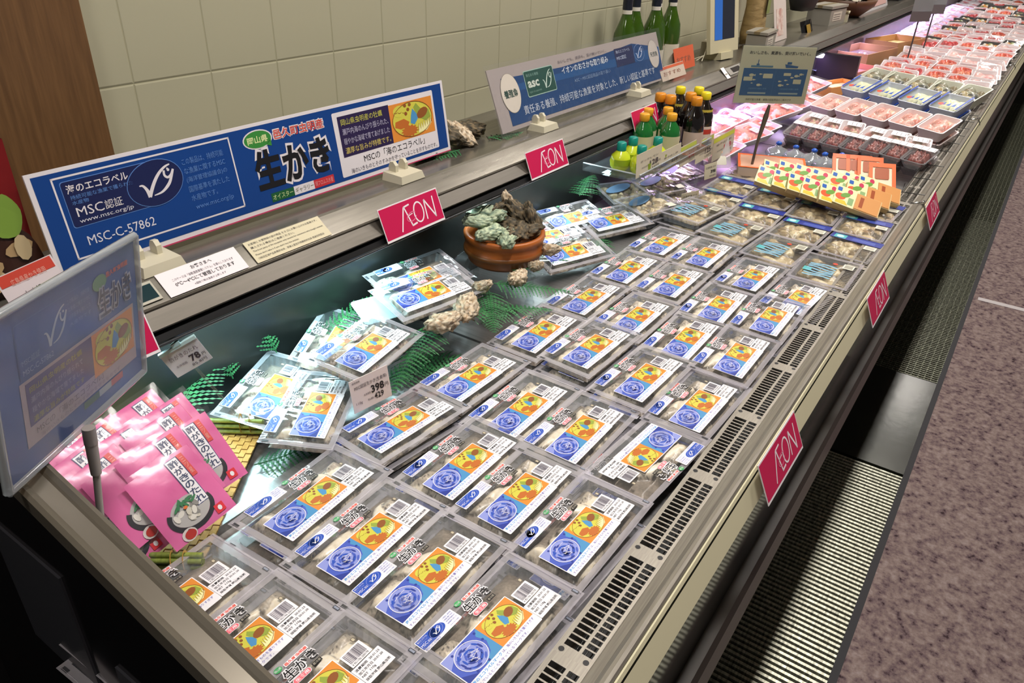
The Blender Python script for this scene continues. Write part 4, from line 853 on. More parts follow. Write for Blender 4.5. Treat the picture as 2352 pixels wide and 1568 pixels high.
b = MB(); b.box(-W_ / 2 - .005, W_ / 2 + .005, -H_ / 2 - .005, H_ / 2 + .005, -.005, -.003, ACRYL); b.grid(8, 8, lambda u, v: ((u - .5) * (W_ + .01), (v - .5) * (H_ + .01), .003), clear('acrylic_front', 'f6f6f8', .10, .05, .14, 0, 60, .001, 'c8c0cc')); link(b.mesh('acrylic_sheet'), 'acrylic_sheet', p)
b = MB()
for q in (((-1, -1), (1, -1)), ((1, -1), (1, 1)), ((1, 1), (-1, 1)), ((-1, 1), (-1, -1))): b.tube([(q[0][0] * (W_ / 2 + .004), q[0][1] * (H_ / 2 + .004), -.001), (q[1][0] * (W_ / 2 + .004), q[1][1] * (H_ / 2 + .004), -.001)], .0042, clear('acrylic_edge', 'd8dcdc', .35, .12, .1), 8)
link(b.mesh('frame_edge'), 'frame_edge', p)
def W2L(M_, org, pt): return M_.inverted() @ (Vector(pt) - Vector(org))
b = MB(); lp = lambda q: W2L(M3, (.2738, .6692, -.3750), q)
b.tube([lp((.2563, .6523, -.4440)), lp((.2545, .6525, -.462))], .0062, mat('97908c', .4, .1), 12); b.tube([lp((.2545, .6525, -.462)), lp((.251, .6527, -.497))], [.0058, .0050], mat('a59e98', .4, .1), 12); b.tube([lp((.251, .6527, -.497)), lp((.243, .653, -.547)), lp((.228, .654, -.745))], .0036, mat('b0a9a0', .4, .1), 10); link(b.mesh('pole'), 'pole', p)
# fish-and-ships sign on a pole
M4 = Matrix(((.6941, .0184, -.7197), (-.7196, -.0126, -.6943), (-.0219, .9997, .0045)))
p = thing('acrylic_sign', 'acrylic sign with two ships over blue water on a thin pole before the pink packs', 'sign', (2.3026, .6525, -.3973), M4); W_, H_ = .225, .1575
b = MB(); b.box(-W_ / 2, W_ / 2, -H_ / 2, H_ / 2, -.0015, 0, mat('e2d9b6', .45)); link(b.mesh('board'), 'board', p)
b = MB(); X = lambda u: -W_ / 2 + u * W_; Yv = lambda v: -H_ / 2 + v * H_; DB = mat('1f5c92', .4); CR = mat('ded6b2', .45)
b.rect(X(.06), X(.94), Yv(.14), Yv(.62), .0004, DB); b.rect(X(.498), X(.502), Yv(.14), Yv(.62), .0006, mat('4a78a4', .4))
b.text('おいしさも、資源も、受け継いでいく。', X(.10), X(.93), Yv(.86), Yv(.92), .0006, mat('4a3f30', .5), .02); b.text('持続可能な漁業・養殖の認証商品のご案内です', X(.16), X(.80), Yv(.05), Yv(.09), .0006, mat('5a5040', .5))
b.rect(X(.15), X(.45), Yv(.64), Yv(.67), .0006, mat('5a86a0', .4)); b.rect(X(.22), X(.26), Yv(.67), Yv(.70), .0006, DB); b.rect(X(.235), X(.245), Yv(.70), Yv(.77), .0006, DB)
b.poly([(X(.61), Yv(.70)), (X(.80), Yv(.67)), (X(.79), Yv(.64)), (X(.63), Yv(.64))], .0006, DB); b.rect(X(.64), X(.70), Yv(.70), Yv(.74), .0006, DB)
for (u, v, r_) in ((.18, .50, .035), (.30, .52, .018), (.22, .42, .018), (.30, .33, .03), (.20, .36, .012), (.58, .40, .018), (.66, .42, .018), (.80, .50, .03), (.74, .47, .02), (.60, .33, .03), (.70, .35, .015), (.86, .53, .025)):
    b.ell(X(u), Yv(v), W_ * r_, W_ * r_ * .55, .0007, CR, 10); b.poly([(X(u) + W_ * r_ * .8, Yv(v)), (X(u) + W_ * r_ * 1.5, Yv(v) + W_ * r_ * .4), (X(u) + W_ * r_ * 1.5, Yv(v) - W_ * r_ * .4)], .0007, CR)
for q in ((.08, .20, .40, .47), (.34, .47, .45, .53), (.62, .72, .50, .55), (.77, .88, .36, .44)): b.rrect(X(q[0]), X(q[1]), Yv(q[2]), Yv(q[3]), .001, .0007, CR)
for q in ((.17, .42), (.60, .87)):
    b.text('水産資源の保護と管理', X(q[0]), X(q[1]), Yv(.25), Yv(.28), .0007, mat('6f9cc0', .4)); b.rect(X(q[0]), X(q[1]), Yv(.17), Yv(.20), .0007, mat('a9b8b4', .4))
link(b.mesh('print'), 'print', p)
b = MB(); b.box(-W_ / 2 - .004, W_ / 2 + .004, -H_ / 2 - .004, H_ / 2 + .004, .0015, .003, ACRYL); link(b.mesh('acrylic_sheet'), 'acrylic_sheet', p)
b = MB(); lp = lambda q: W2L(M4, (2.3026, .6525, -.3973), q); b.tube([lp((2.300, .650, -.480)), lp((2.304, .655, -.515)), lp((2.312, .668, -.60)), lp((2.317, .675, -.735))], [.004, .008, .0045, .004], mat('6a655c', .35, .5), 8); link(b.mesh('pole'), 'pole', p)

# price cards
def price_card(name, label, loc, M_, w_, h_, lines, col='ecdcd8', group=None, cat='price card', band=None):
    p = thing(name, label, cat, loc, M_, group); b = MB(); b.box(0, w_, 0, h_, -.001, 0, mat(col, .5)); link(b.mesh('card'), 'card', p); b = MB()
    if band: b.rect(.002, w_ - .002, h_ * .78, h_ * .96, .0003, mat(band, .45))
    for (tx, u0, u1, v0, v1, c, bo) in lines: b.text(tx, w_ * u0, w_ * u1, h_ * v0, h_ * v1, .0006, mat(c, .5), bo)
    link(b.mesh('lettering'), 'lettering', p); return p
def frame_from(tl, tr, bl):
    tl, tr, bl = Vector(tl), Vector(tr), Vector(bl); x = (tr - tl); w_ = x.length; x.normalize(); y = (tl - bl); y = y - y.dot(x) * x; h_ = y.length; y.normalize(); n = x.cross(y)
    return Matrix(((x.x, y.x, n.x), (x.y, y.y, n.y), (x.z, y.z, n.z))), w_, h_
M_, w_, h_ = frame_from((.645, .737, -.636), (.714, .722, -.632), (.662, .728, -.692))
pc = price_card('price_card', 'pink white price card reading 398 yen among the oyster packs', (.662, .728, -.692), M_, w_, h_, [('MSC認証生かき(生食用)', .10, .94, .66, .80, '3a2f38', 0), ('398', .50, .84, .38, .62, '1b1418', .03), ('円', .86, .95, .40, .52, '1b1418', 0), ('429', .55, .80, .16, .34, '1b1418', .02), ('本体価格', .30, .48, .40, .47, '4a4048', 0), ('税込価格', .38, .53, .20, .27, '4a4048', 0), ('110g', .08, .24, .20, .30, '6a5a62', 0), ('徳用価格', .06, .26, .88, .94, '4a4048', 0)])
b = MB(); b.tube([(w_ * .4, 0, -.003), (w_ * .4, -.028, -.004)], .002, ACRYL, 6); link(b.mesh('stem'), 'stem', pc)
M_, w_, h_ = frame_from((.497, .902, -.559), (.541, .875, -.536), (.491, .905, -.607))
pc = price_card('price_card', 'white price card standing above the pink pouches near the back wall', (.491, .905, -.607), M_, w_, h_, [('酢がきのたれ', .12, .88, .62, .80, '6a5f68', .0), ('78', .55, .82, .28, .55, '3a3440', .03), ('円', .86, .95, .30, .42, '3a3440', 0), ('85.8円', .5, .9, .10, .22, '5a5460', 0), ('本体価格', .15, .45, .32, .42, '7a7480', 0)], 'cfd0d8')
b = MB(); b.box(0, w_, h_, h_ + .005, -.003, .003, mat('bfe2e6', .3)); b.tube([(w_ * .5, 0, -.003), (w_ * .5, -.12, -.006)], .0025, ACRYL, 6); b.box(w_ * .4, w_ * .62, h_ + .004, h_ + .010, -.004, .004, mat('a8cfd6', .3)); link(b.mesh('holder'), 'holder', pc)
for i, (tl, tr, bl, lb) in enumerate((((1.975, .757, -.690), (2.022, .725, -.684), (1.985, .755, -.735), 'small white price card on the divider below the bottles, nearer one'), ((2.16, .775, -.655), (2.205, .755, -.650), (2.175, .765, -.700), 'small tilted white price card under the 125 yen card'))):
    M_, w_, h_ = frame_from(tl, tr, bl); price_card('price_card', lb, bl, M_, w_, h_, [('広島県産 かき', .1, .9, .68, .82, '5a544c', 0), ('398', .5, .9, .34, .56, '2a2428', .03), ('429.8円', .4, .9, .12, .24, '5a545c', 0)], 'd9cfb4')

# ================================================================ the woven basket with pink pouches
BC = Vector((.405, .835, -.742)); BR = RZ(35.8); bw, bd = .285, .20
STRAW = noisy('woven_straw', [(.3, 'b98f45'), (.7, 'd9b365')], 60, (1, 1, 1), .7, 0, .6, .002, 3, 140)
p = thing('woven_basket', 'yellow woven basket tray with bamboo bundles at both ends, holding pink pouches', 'basket', (.395, .845, -.742), BR)
b = MB()
n1_, n2_ = 30, 22
for i in range(n1_):
    for j in range(n2_):
        x0 = -bw / 2 + bw * i / n1_; y0 = -bd / 2 + bd * j / n2_; zz = .003 + (.0012 if (i + j) % 2 else 0); b.box(x0 + .0004, x0 + bw / n1_ - .0004, y0 + .0004, y0 + bd / n2_ - .0004, 0, zz, STRAW)
link(b.mesh('mat'), 'mat', p, Matrix.Rotation(math.radians(4), 4, 'X') @ Matrix.Translation((0, 0, .015)))
BAM = noisy('green_bamboo', [(.3, '6f7f35'), (.7, '95a04c')], 20, (1, 8, 8), .4)
for sx in (-1, 1):
    b = MB()
    for k in range(5): b.tube([(sx * (bw / 2 - .004 + .005 * (k % 2)), -bd / 2 - .01, .020 + .005 * k), (sx * (bw / 2 - .002 + .005 * (k % 2)), bd / 2 + .01, .022 + .005 * k)], .0038, BAM, 7)
    o = link(b.mesh('bamboo_bundle'), 'bamboo_bundle', p)
    for yy in (-.09, -.075, .0, .08):
        b = MB(); b.ring(0, 0, .008, .018, .0035, 0, mat('d9a852', .5), 16); o = link(b.mesh('binding'), 'binding', p, Matrix.Translation((sx * (bw / 2 + .000), yy, .032)) @ Matrix.Rotation(math.radians(90), 4, 'X'))
POUCH = noisy('pink_pouch_plastic', [(.3, 'd85898'), (.7, 'e474ab')], 5, (1, 1, 1), .32, 0, .25, .002, 3, 40)
def pouch_proto():
    W_, H_ = .092, .102; p = thing('sauce_pouch', 'x', 'pouch'); b = MB()
    def bulge(u, v): k = math.sin(math.pi * min(1, max(0, u))) * math.sin(math.pi * min(1, max(0, v))); return max(0, k) ** .6 * .006
    def front(u, v): x = (u - .5) * W_; y = (v - .5) * H_; return (x, y, bulge(u, v) + .0006 * noise.noise(Vector((x * 90, y * 70, 2))))
    b.grid(16, 20, front, POUCH); b.grid(12, 14, lambda u, v: ((.5 - u) * W_, (v - .5) * H_, -bulge(u, v)), POUCH); link(b.mesh('pouch'), 'pouch', p)
    def lift(me, dz):
        for v in me.vertices: v.co.z = bulge(v.co.x / W_ + .5, v.co.y / H_ + .5) + dz + v.co.z
        return me
    b = MB(); z = 0
    def dgrid(x0, x1, y0, y1, z_, m_, nx=4, ny=10): b.grid(nx, ny, lambda u, v: (x0 + (x1 - x0) * u, y0 + (y1 - y0) * v, z_), m_)
    dgrid(.006, .0235, -.022, .046, .0008, mat('27396f', .4)); dgrid(.007, .0225, -.021, .045, .0011, WHITE); b.vtext('酢がきのたれ', .0085, .0210, -.020, .044, .0016, mat('1d2f5c', .4), .015)
    dgrid(.0240, .032, .012, .046, .0010, mat('d8342e', .4)); b.vtext('三ツ星', .0255, .0305, .016, .042, .0014, mat('f0a89a', .4), .0); link(lift(b.mesh('name_label'), .0), 'name_label', p)
    b = MB(); rnd = random.Random(9)
    b.ring(-.004, -.022, .0285, .020, .006, .0009, mat('2b2a30', .35), 28, 150, 380); b.grid(8, 8, lambda u, v: (-.004 + .026 * (u * 2 - 1) * math.sqrt(1 - .5 * (v * 2 - 1) ** 2), -.020 + .019 * (v * 2 - 1) * math.sqrt(1 - .5 * (u * 2 - 1) ** 2), .0008), mat('b9b6b4', .4))
    for i in range(14): a = rnd.random() * 6.28; r = rnd.random() ** .5; b.ell(-.004 + .021 * r * math.cos(a), -.020 + .014 * r * math.sin(a), .0055, .0032, .0012 + .0001 * i, mat(('e6e2d8', 'd4cfc0', '8f8c88')[i % 3], .35), 9, rnd.random() * 3)
    for i in range(7): b.ell(-.018 + .004 * i, -.010 + .002 * (i % 3), .006, .0018, .0030, mat('2f7a4a', .4), 7, .6 + .5 * i)
    b.ell(-.008, -.014, .0028, .002, .0034, mat('e8762a', .4), 8); link(lift(b.mesh('dish_picture'), .0), 'dish_picture', p)
    b = MB(); b.rrect(.020, .033, -.046, -.034, .001, .001, mat('e0303c', .4)); b.ell(.0265, -.040, .003, .0035, .0013, WHITE, 8); b.ell(-.022, -.044, .010, .008, .0010, mat('d8d0cc', .4), 14); b.ell(-.021, -.0445, .0075, .0058, .0013, mat('b8322a', .35), 14); link(lift(b.mesh('corner_print'), .0), 'corner_print', p)
    b = MB(); b.grid(10, 12, lambda u, v: ((u - .5) * (W_ + .012), (v - .5) * (H_ + .012), bulge(u, v) + .0040 + .0012 * noise.noise(Vector((u * 7, v * 7, 4)))), clear('pouch_film', 'ffffff', .02, -.01, .16, .6, 40, .002)); link(b.mesh('clear_edge'), 'clear_edge', p)
    return p
PC = pouch_proto(); st = {}
# (x, y, z, turn, lean, roll)
PL = []
PU, PN = Vector((0, .70, .714)), Vector((0, -.714, .70)); P0 = Vector((.370, .735, -.655))
for k, (a_, b_, o_, t_, tx) in enumerate(((0, 0, 0, -3, 'frontmost pink sauce pouch, its dish picture fully visible'), (.007, .029, 1, 0, 'pink sauce pouch just behind the frontmost one'), (.048, .031, 2, -3, 'pink sauce pouch rightmost in the basket, its long label visible'), (.034, .054, 3, -2, 'pink sauce pouch behind the rightmost one, half label visible'),
        (.050, .068, 4, 2, 'pink sauce pouch in the back right of the basket'), (-.033, .030, 2, 6, 'pink sauce pouch left of the frontmost one'), (-.055, .044, 3, 8, 'pink sauce pouch second to the left of the frontmost one'), (-.068, .064, 4, 10, 'crumpled pink sauce pouch behind the sign pole'),
        (-.010, .064, 4, 4, 'pink sauce pouch in the basket centre, leaning back'), (-.030, .082, 5, 10, 'pink sauce pouch shining brightly below the acrylic sign'), (.030, .092, 6, 6, 'pink sauce pouch standing by the back wall, topmost'), (-.078, .030, 4, 6, 'pink sauce pouch pressed against the near end trim'), (-.080, .005, 3, 0, 'lowest pink sauce pouch beside the near end trim'), (-.060, .100, 7, 14, 'farthest pink sauce pouch in the left corner by the back wall'))):
    q_ = P0 + Vector((a_, 0, 0)) + PU * b_ - PN * (o_ * .0085); PL.append((q_.x, q_.y, q_.z, t_, 45, 7 - 2 * (k % 3), tx))
for (x, y, z, a, l_, r_, lb) in PL: first_or_dup(PC, st, (x, y, z), RZ(a) @ RX(l_) @ RZ(r_), lb, 'pink sauce pouches in the basket')

# ================================================================ clear stands, tub, shells, ferns
def stand(label, cx, cy, r, top, a0):
    p = thing('round_stand', label, 'display stand', (cx, cy, -.745), None, 'clear round stands'); h_ = top + .745; b = MB(); b.lathe([(0, h_ - .005), (r, h_ - .005), (r + .003, h_ - .002), (r, h_), (0, h_)], ACRYL, 40); link(b.mesh('plate'), 'plate', p)
    for k in range(4):
        a = math.radians(a0 + 90 * k); b = MB(); b.lathe([(.010, 0), (.011, .004), (.007, .010), (.0075, h_ * .45), (.009, h_ * .5), (.0075, h_ * .55), (.007, h_ - .012), (.011, h_ - .005)], ACRYL, 12, ((r - .02) * math.cos(a), (r - .02) * math.sin(a), 0)); link(b.mesh('leg'), 'leg', p)
stand('clear round stand with legs carrying two oyster packs', 1.015, .868, .100, -.674, -122)
stand('clear round stand with legs carrying the wooden tub', 1.250, .862, .105, -.674, -100)
TUB = noisy('orange_tub_wood', [(.3, '8f4a1c'), (.7, 'b5652a')], 6, (1, 1, 14), .35, 0, .1, .001, 3, 40)
p = thing('wooden_tub', 'round orange brown wooden tub full of oyster shells', 'tub', (1.262, .868, -.673)); b = MB()
b.lathe([(0, .004), (.074, .004), (.076, .048), (.079, .066), (.086, .067), (.089, .064), (.088, .054), (.086, .052), (.0855, .034), (.087, .032), (.086, .022), (.082, .020), (.079, .006), (.074, 0), (0, 0)], TUB, 48); link(b.mesh('body'), 'body', p)
b = MB(); b.lathe([(.0862, .022), (.0885, .024), (.0885, .031), (.0865, .033)], mat('7a4a22', .35), 48); link(b.mesh('hoop'), 'hoop', p)
def shell_mesh(seed, L_=.075, pal=('8a7a62', 'b9a88a', '5d5a48', 'd8cdb4')):
    b = MB(); rnd = random.Random(seed); bm = bmesh.new(); bmesh.ops.create_icosphere(bm, subdivisions=4, radius=1); P = [Vector(rgb(c)[:3]) for c in pal]; cols = []
    for v in bm.verts:
        c = v.co.copy(); u = (c.x + 1) / 2; wd = .24 + .30 * math.sin(math.pi * min(1, .15 + u * .8)); n_ = noise.noise(Vector((c.x * 2, c.y * 2, c.z * 2 + seed))); r = noise.noise(Vector((c.x * 9 + seed, c.y * 7, c.z * 3)))
        lay = abs(math.sin(u * 16 + 3 * n_)) ; k = 1 + .20 * n_ + .20 * r + .10 * lay
        v.co = Vector((c.x * k, c.y * wd * k * (1 + .2 * r), c.z * (.26 + .07 * n_) * k + .10 * c.x * c.x)) * L_ / 2
        t_ = .5 + .5 * noise.noise(Vector((c.x * 5, c.y * 5, seed * 3.1))) + .25 * r; t_ = max(0, min(.999, t_)) * (len(P) - 1); i_ = int(t_); cols.append(P[i_].lerp(P[min(i_ + 1, len(P) - 1)], t_ - i_) * (.65 + .5 * lay))
    bm.verts.ensure_lookup_table(); vs = [tuple(v.co) for v in bm.verts]; fs = [tuple(v.index for v in f.verts) for f in bm.faces]; bm.free()
    b.add(vs, fs, SHELLM, True); me = b.mesh('oyster_shell'); ca = me.color_attributes.new('pigment', 'FLOAT_COLOR', 'POINT'); ca.data.foreach_set('color', [q for c in cols for q in (c.x, c.y, c.z, 1)]); return me
SHP = [('4a4638', '7a6a52', '2c302e', '8f7c5e', '3a3a30'), ('3f5548', '7f9480', 'c4cfae', '4c6a64', '9fae8c'), ('7c6040', 'b89c78', 'e0d2ba', '6a4e34', 'cbb592')]
SHM = [[shell_mesh(10 * i + k, .078, SHP[i]) for k in range(3)] for i in range(3)]
def shell(kind, k, loc, rot, label, sc=1.0, group=None, lz=1):
    o = bpy.data.objects.new('oyster_shell', SHM[kind][k % 3]); COL.objects.link(o); o.matrix_world = Matrix.Translation(loc) @ rot.to_4x4() @ Matrix.Diagonal((sc, sc, sc * lz, 1)); tag(o, label, 'oyster shell', group); return o
gt = 'oyster shells in the wooden tub'
for i, (dx, dy, dz, a, b_, c_, kd, lb) in enumerate([(-.052, .030, .094, 160, 0, -12, 1, 'pale greenish oyster shell sticking out left of the tub, upper one'), (-.062, -.002, .078, 185, 8, -4, 1, 'pale greenish oyster shell sticking out left of the tub, middle one'), (-.045, -.038, .072, 215, 20, 6, 1, 'bluish oyster shell hanging over the left front of the tub'),
    (-.010, -.040, .076, 15, 15, 0, 0, 'dark oyster shell at the front of the tub'), (.000, .000, .080, 70, -10, 0, 0, 'dark oyster shell in the middle of the tub'), (.020, .030, .098, 40, -40, 20, 0, 'brown oyster shell standing at the back of the tub'), (.045, -.010, .092, 290, 30, 50, 0, 'brown oyster shell standing at the right side of the tub, curved'),
    (-.020, .030, .100, 110, -20, 0, 1, 'grey green oyster shell on top of the tub'), (.050, .020, .100, 320, 10, 60, 2, 'light brown oyster shell topmost at the right of the tub'), (.022, -.040, .070, 330, 20, 10, 0, 'dark oyster shell at the right front of the tub'), (.000, .050, .090, 60, -30, 0, 0, 'dark oyster shell leaning at the rear of the tub'), (.058, -.035, .080, 300, 10, 65, 0, 'long brown oyster shell leaning over the right rim of the tub')]):
    shell(kd, i, (1.262 + dx, .868 + dy, -.673 + dz), rzx(a, b_, c_), lb, 1.05, gt, 1.25)
gt = 'oyster shells lying on the fern'
for i, (x, y, z, a, b_, c_, lb, sc) in enumerate([(.925, .765, -.655, -14, 5, 0, 'long pale oyster shell lying at the left front of the clear stand', .95), (.995, .765, -.655, 28, 10, -8, 'brown white oyster shell lying beside the long pale one', 1.0), (1.075, .790, -.648, 75, 10, 30, 'knobbly brown oyster shell in front of the wooden tub', .72), (1.165, .765, -.655, 10, 8, 0, 'white oyster shell lying right of the knobbly one before the tub', .80), (1.225, .760, -.648, 60, 10, 30, 'small cream oyster shell at the right front of the tub', .62), (1.30, .775, -.640, 70, 30, 20, 'striped grey oyster shell leaning on the right side of the tub', .75)]):
    shell(2, i, (x, y, z), rzx(a, b_, c_), lb, sc, gt, 1.5)
gt = 'oyster shells on the rear ledge'
for i, (x, y, z, a, b_, c_, lb, sc) in enumerate([(1.285, 1.05, -.432, -60, 30, 40, 'tall brown oyster shell standing on the rear ledge beside the long sign', 1.15), (1.335, 1.045, -.445, -70, 20, 40, 'second brown oyster shell on the rear ledge, right of the tall one', 1.0), (1.40, 1.075, -.452, -10, 10, 10, 'long brown oyster shell lying on the rear ledge, rightmost', 1.3), (1.22, 1.05, -.458, 20, 0, 0, 'oyster shell lying half behind the long sign on the ledge', 1.0)]):
    shell(0 if i != 1 else 2, i, (x, y, z), rzx(a, b_, c_), lb, sc, gt, 1.2)
def frond_mesh(L_, W_, n=13, seed=0, droop=.15):
    b = MB(); m_ = FERNM; rnd = random.Random(seed); pts = []
    for i in range(n * 2 + 1): t_ = i / (n * 2); pts.append(Vector((L_ * t_, .0, -droop * L_ * t_ * t_)))
    b.tube(pts, [.0012 * (1 - .7 * i / len(pts)) for i in range(len(pts))], m_, 4)
    for i in range(1, n * 2):
        t_ = i / (n * 2); ln = W_ * 1.15 * (1 - t_) ** .75 * min(1, .35 + t_ * 5)
        for sg in (-1, 1):
            o = pts[i]; d = Vector((.42, sg, rnd.uniform(-.1, .1))).normalized(); q = Vector((d.y, -d.x, 0)) * sg; k = 6; vs = [o]
            L1 = []; L2 = []
            for j in range(1, k * 2 + 1):
                s_ = j / (k * 2); wd = (.0034 if j % 2 else .0007) * (1 - s_ * .75) * (W_ / .03) ** .5; c = o + d * ln * s_; c.z -= .25 * ln * s_ * s_; L1.append(c + q * wd); L2.append(c - q * wd)
            vs = [o] + L1 + L2; m1 = len(L1); fs = [(0, 1, 1 + m1)] + [(j, j + 1, j + 1 + m1, j + m1) for j in range(1, m1)]
            b.add(vs, fs, m_)
    return b.mesh('fern_frond')
FERNM = noisy('fern_green', [(.3, '1d5230'), (.7, '3a8048')], 30, (1, 1, 1), .5)
FR = [frond_mesh(.20, .055, 11, 1), frond_mesh(.16, .046, 10, 2, .05), frond_mesh(.12, .036, 8, 3, -.2)]
FL = [(.80, .955, -.690, -15, -22, 0, 0, 'fern frond rising at the back wall between the tilted packs'), (.93, .80, -.672, 200, 0, 10, 0, 'fern frond spread left of the clear stand'), (.99, .775, -.668, 330, 0, 0, 0, 'fern frond under the long pale oyster shell'), (1.10, .79, -.667, 220, 0, 0, 1, 'fern frond under the brown white oyster shell'),
 (1.13, .80, -.664, 300, 0, 0, 1, 'fern frond in front of the wooden tub'), (1.20, .80, -.664, 10, 0, 0, 1, 'fern frond under the white oyster shell'), (1.36, .80, -.700, 15, -5, 0, 0, 'fern frond right of the tub under a tilted pack'), (1.50, .77, -.715, 20, 0, 0, 0, 'fern frond at the divider below the tilted packs'),
 (.62, .97, -.700, 80, -60, 0, 2, 'small fern tip standing at the back wall, left'), (.71, .965, -.690, 95, -60, 0, 2, 'small fern tip standing at the back wall, middle'), (.50, .95, -.700, 30, -20, 0, 0, 'fern frond between the pink pouches and the oyster packs'), (.88, .83, -.730, -50, 0, 0, 0, 'fern frond lying behind the 398 yen card'), (.80, .80, -.728, -20, 0, 0, 0, 'fern frond on the tray right of the 398 yen card'),
 (.52, .80, -.735, -30, 0, 0, 2, 'small dark fern tip on the bright tray left of the packs'), (1.70, .93, -.66, 20, -10, 0, 0, 'fern frond at the back wall beside the bottle riser'), (1.50, .95, -.67, 170, -20, 0, 0, 'fern frond at the back wall right of the tub'),
 (1.28, 1.11, -.465, 65, -55, 0, 2, 'fern tip standing on the rear ledge behind the shells'), (1.33, 1.10, -.46, 100, -50, 0, 2, 'second fern tip standing on the rear ledge'), (1.30, 1.02, -.468, 170, 0, 0, 1, 'dark fern frond lying on the ledge under the shells'), (1.42, 1.03, -.468, -10, 0, 0, 1, 'dark fern frond pointing right on the ledge')]
for (x, y, z, a, b_, c_, k, lb) in FL:
    o = bpy.data.objects.new('fern_frond', FR[k]); COL.objects.link(o); o.matrix_world = Matrix.Translation((x, y, z)) @ (RZ(a) @ RY(b_) @ RX(c_)).to_4x4(); tag(o, lb, 'fern', 'fern fronds')
p = thing('blank_card', 'blank pale rounded card poking out left of the packs on the clear stand', 'card', (.895, .885, -.650), rzx(-20, 14)); b = MB(); b.rrect(-.05, .05, -.035, .035, .008, .0, mat('9fb8bc', .5)); b.rrect(-.05, .05, -.035, .035, .008, -.001, mat('9fb8bc', .5)); link(b.mesh('card'), 'card', p)

# ================================================================ bottle riser and bottles
p = thing('bottle_riser', 'clear acrylic riser table carrying the sauce bottles', 'display riser', (1.98, .860, -.600)); b = MB(); b.box(-.235, .25, -.075, .09, -.004, 0, ACRYL); b.box(-.235, .25, -.079, -.075, -.004, .016, ACRYL); b.box(-.239, -.235, -.079, .09, -.004, .016, ACRYL); link(b.mesh('shelf'), 'shelf', p)
EDG = clear('acrylic_bright_edge', 'e8eef2', .5, .15, .1); b = MB(); b.tube([(-.237, -.077, .016), (.25, -.077, .016)], .002, EDG, 6); b.tube([(-.237, -.077, .016), (-.237, .09, .016)], .002, EDG, 6); b.tube([(-.237, -.077, -.003), (.25, -.077, -.003)], .002, EDG, 6); link(b.mesh('edge'), 'edge', p)
for (x, y) in ((-.21, -.06), (.22, -.06), (-.21, .075), (.22, .075)): b = MB(); b.box(x - .008, x + .008, y - .003, y + .003, -.145, -.004, ACRYL); link(b.mesh('leg'), 'leg', p)
def bottle(name, prof, cap, bm_, cm_, lab, extra=None):
    p = thing(name, 'x', 'bottle'); b = MB(); b.lathe(prof, bm_, 20); link(b.mesh('bottle'), 'bottle', p); b = MB(); b.lathe(cap, cm_, 16); link(b.mesh('cap'), 'cap', p)
    for (r, z0, z1, m_, a0_, a1_) in lab:
        b = MB(); n_ = 16; vs = []
        for i in range(n_ + 1):
            a = math.radians(a0_ + (a1_ - a0_) * i / n_)
            for zz in (z0, z1): vs.append((r * math.cos(a), r * math.sin(a), zz))
        b.add(vs, [(2 * i, 2 * i + 2, 2 * i + 3, 2 * i + 1) for i in range(n_)], m_, True); link(b.mesh('label'), 'label', p)
    return p
lem = bottle('lemon_bottle', [(0, 0), (.018, .001), (.026, .012), (.028, .026), (.024, .042), (.013, .052), (.011, .056)], [(.0125, .054), (.013, .056), (.0125, .074), (.009, .0765), (0, .0768)], mat('c8d62e', .25, 0, .5, .4), mat('0f8a7c', .35), [(.0285, .018, .034, mat('8fa81c', .4), 180, 300)])
grn = bottle('green_bottle', [(0, 0), (.026, .001), (.029, .005), (.029, .066), (.024, .082), (.013, .096), (.012, .102)], [(.0135, .099), (.0145, .101), (.0145, .117), (.012, .119), (0, .119)], mat('1d6a2e', .12, 0, .6, .5), mat('e0a028', .35), [(.0294, .006, .060, mat('cfc9a4', .45), 150, 330)])
soy = bottle('sauce_bottle', [(0, 0), (.028, .001), (.031, .006), (.031, .078), (.026, .096), (.014, .116), (.013, .124)], [(.015, .121), (.016, .123), (.016, .142), (.013, .145), (0, .145)], mat('120c0c', .08, 0, .7, .6), mat('d98a1e', .35), [(.0315, .008, .050, mat('c9b2a4', .45), 140, 340)])
yel = bottle('ponzu_bottle', [(0, 0), (.027, .001), (.030, .006), (.030, .080), (.026, .094), (.020, .104), (.012, .122), (.0115, .128)], [(.014, .126), (.015, .128), (.015, .144), (.012, .147), (0, .147)], mat('140d0a', .08, 0, .7, .6), mat('e6d21e', .35), [(.0304, .010, .052, mat('dccabc', .45), 140, 340), (.0308, .030, .044, mat('c23a2c', .45), 160, 300), (.0262, .088, .1, mat('cdb84a', .4), 140, 340)])
def bottles(pr, pts, lab, grp):
    s_ = {}
    for (x, y, lb) in pts: first_or_dup(pr, s_, (x, y, -.600), RZ(random.uniform(-10, 10)), lab % lb, grp)
bottles(lem, [(1.795, .868, 'leftmost'), (1.800, .812, 'in front, partly behind the price strip'), (1.862, .868, 'behind the front one'), (1.905, .815, 'lowest right, only its cap showing')], 'small yellow green lemon bottle with a teal cap, %s', 'lemon juice bottles')
bottles(grn, [(1.955, .885, 'left, with a white label'), (2.020, .905, 'back of its four'), (2.010, .828, 'front of its four'), (2.072, .868, 'right of its four')], 'green sauce bottle with an orange cap, %s', 'green bottles')
for (x, y, z) in ((1.925, .845, 0), (1.955, .842, 0)): pass
bottles(soy, [(2.115, .915, 'back left'), (2.108, .880, 'front left'), (2.140, .812, 'front middle'), (2.185, .850, 'behind the front middle one')], 'dark sauce bottle with an orange cap, %s', 'dark sauce bottles')
bottles(yel, [(2.235, .905, 'at the back'), (2.215, .815, 'at the right front'), (2.270, .86, 'rightmost, half hidden by the ships sign')], 'dark ponzu bottle with a yellow cap, %s', 'ponzu bottles')
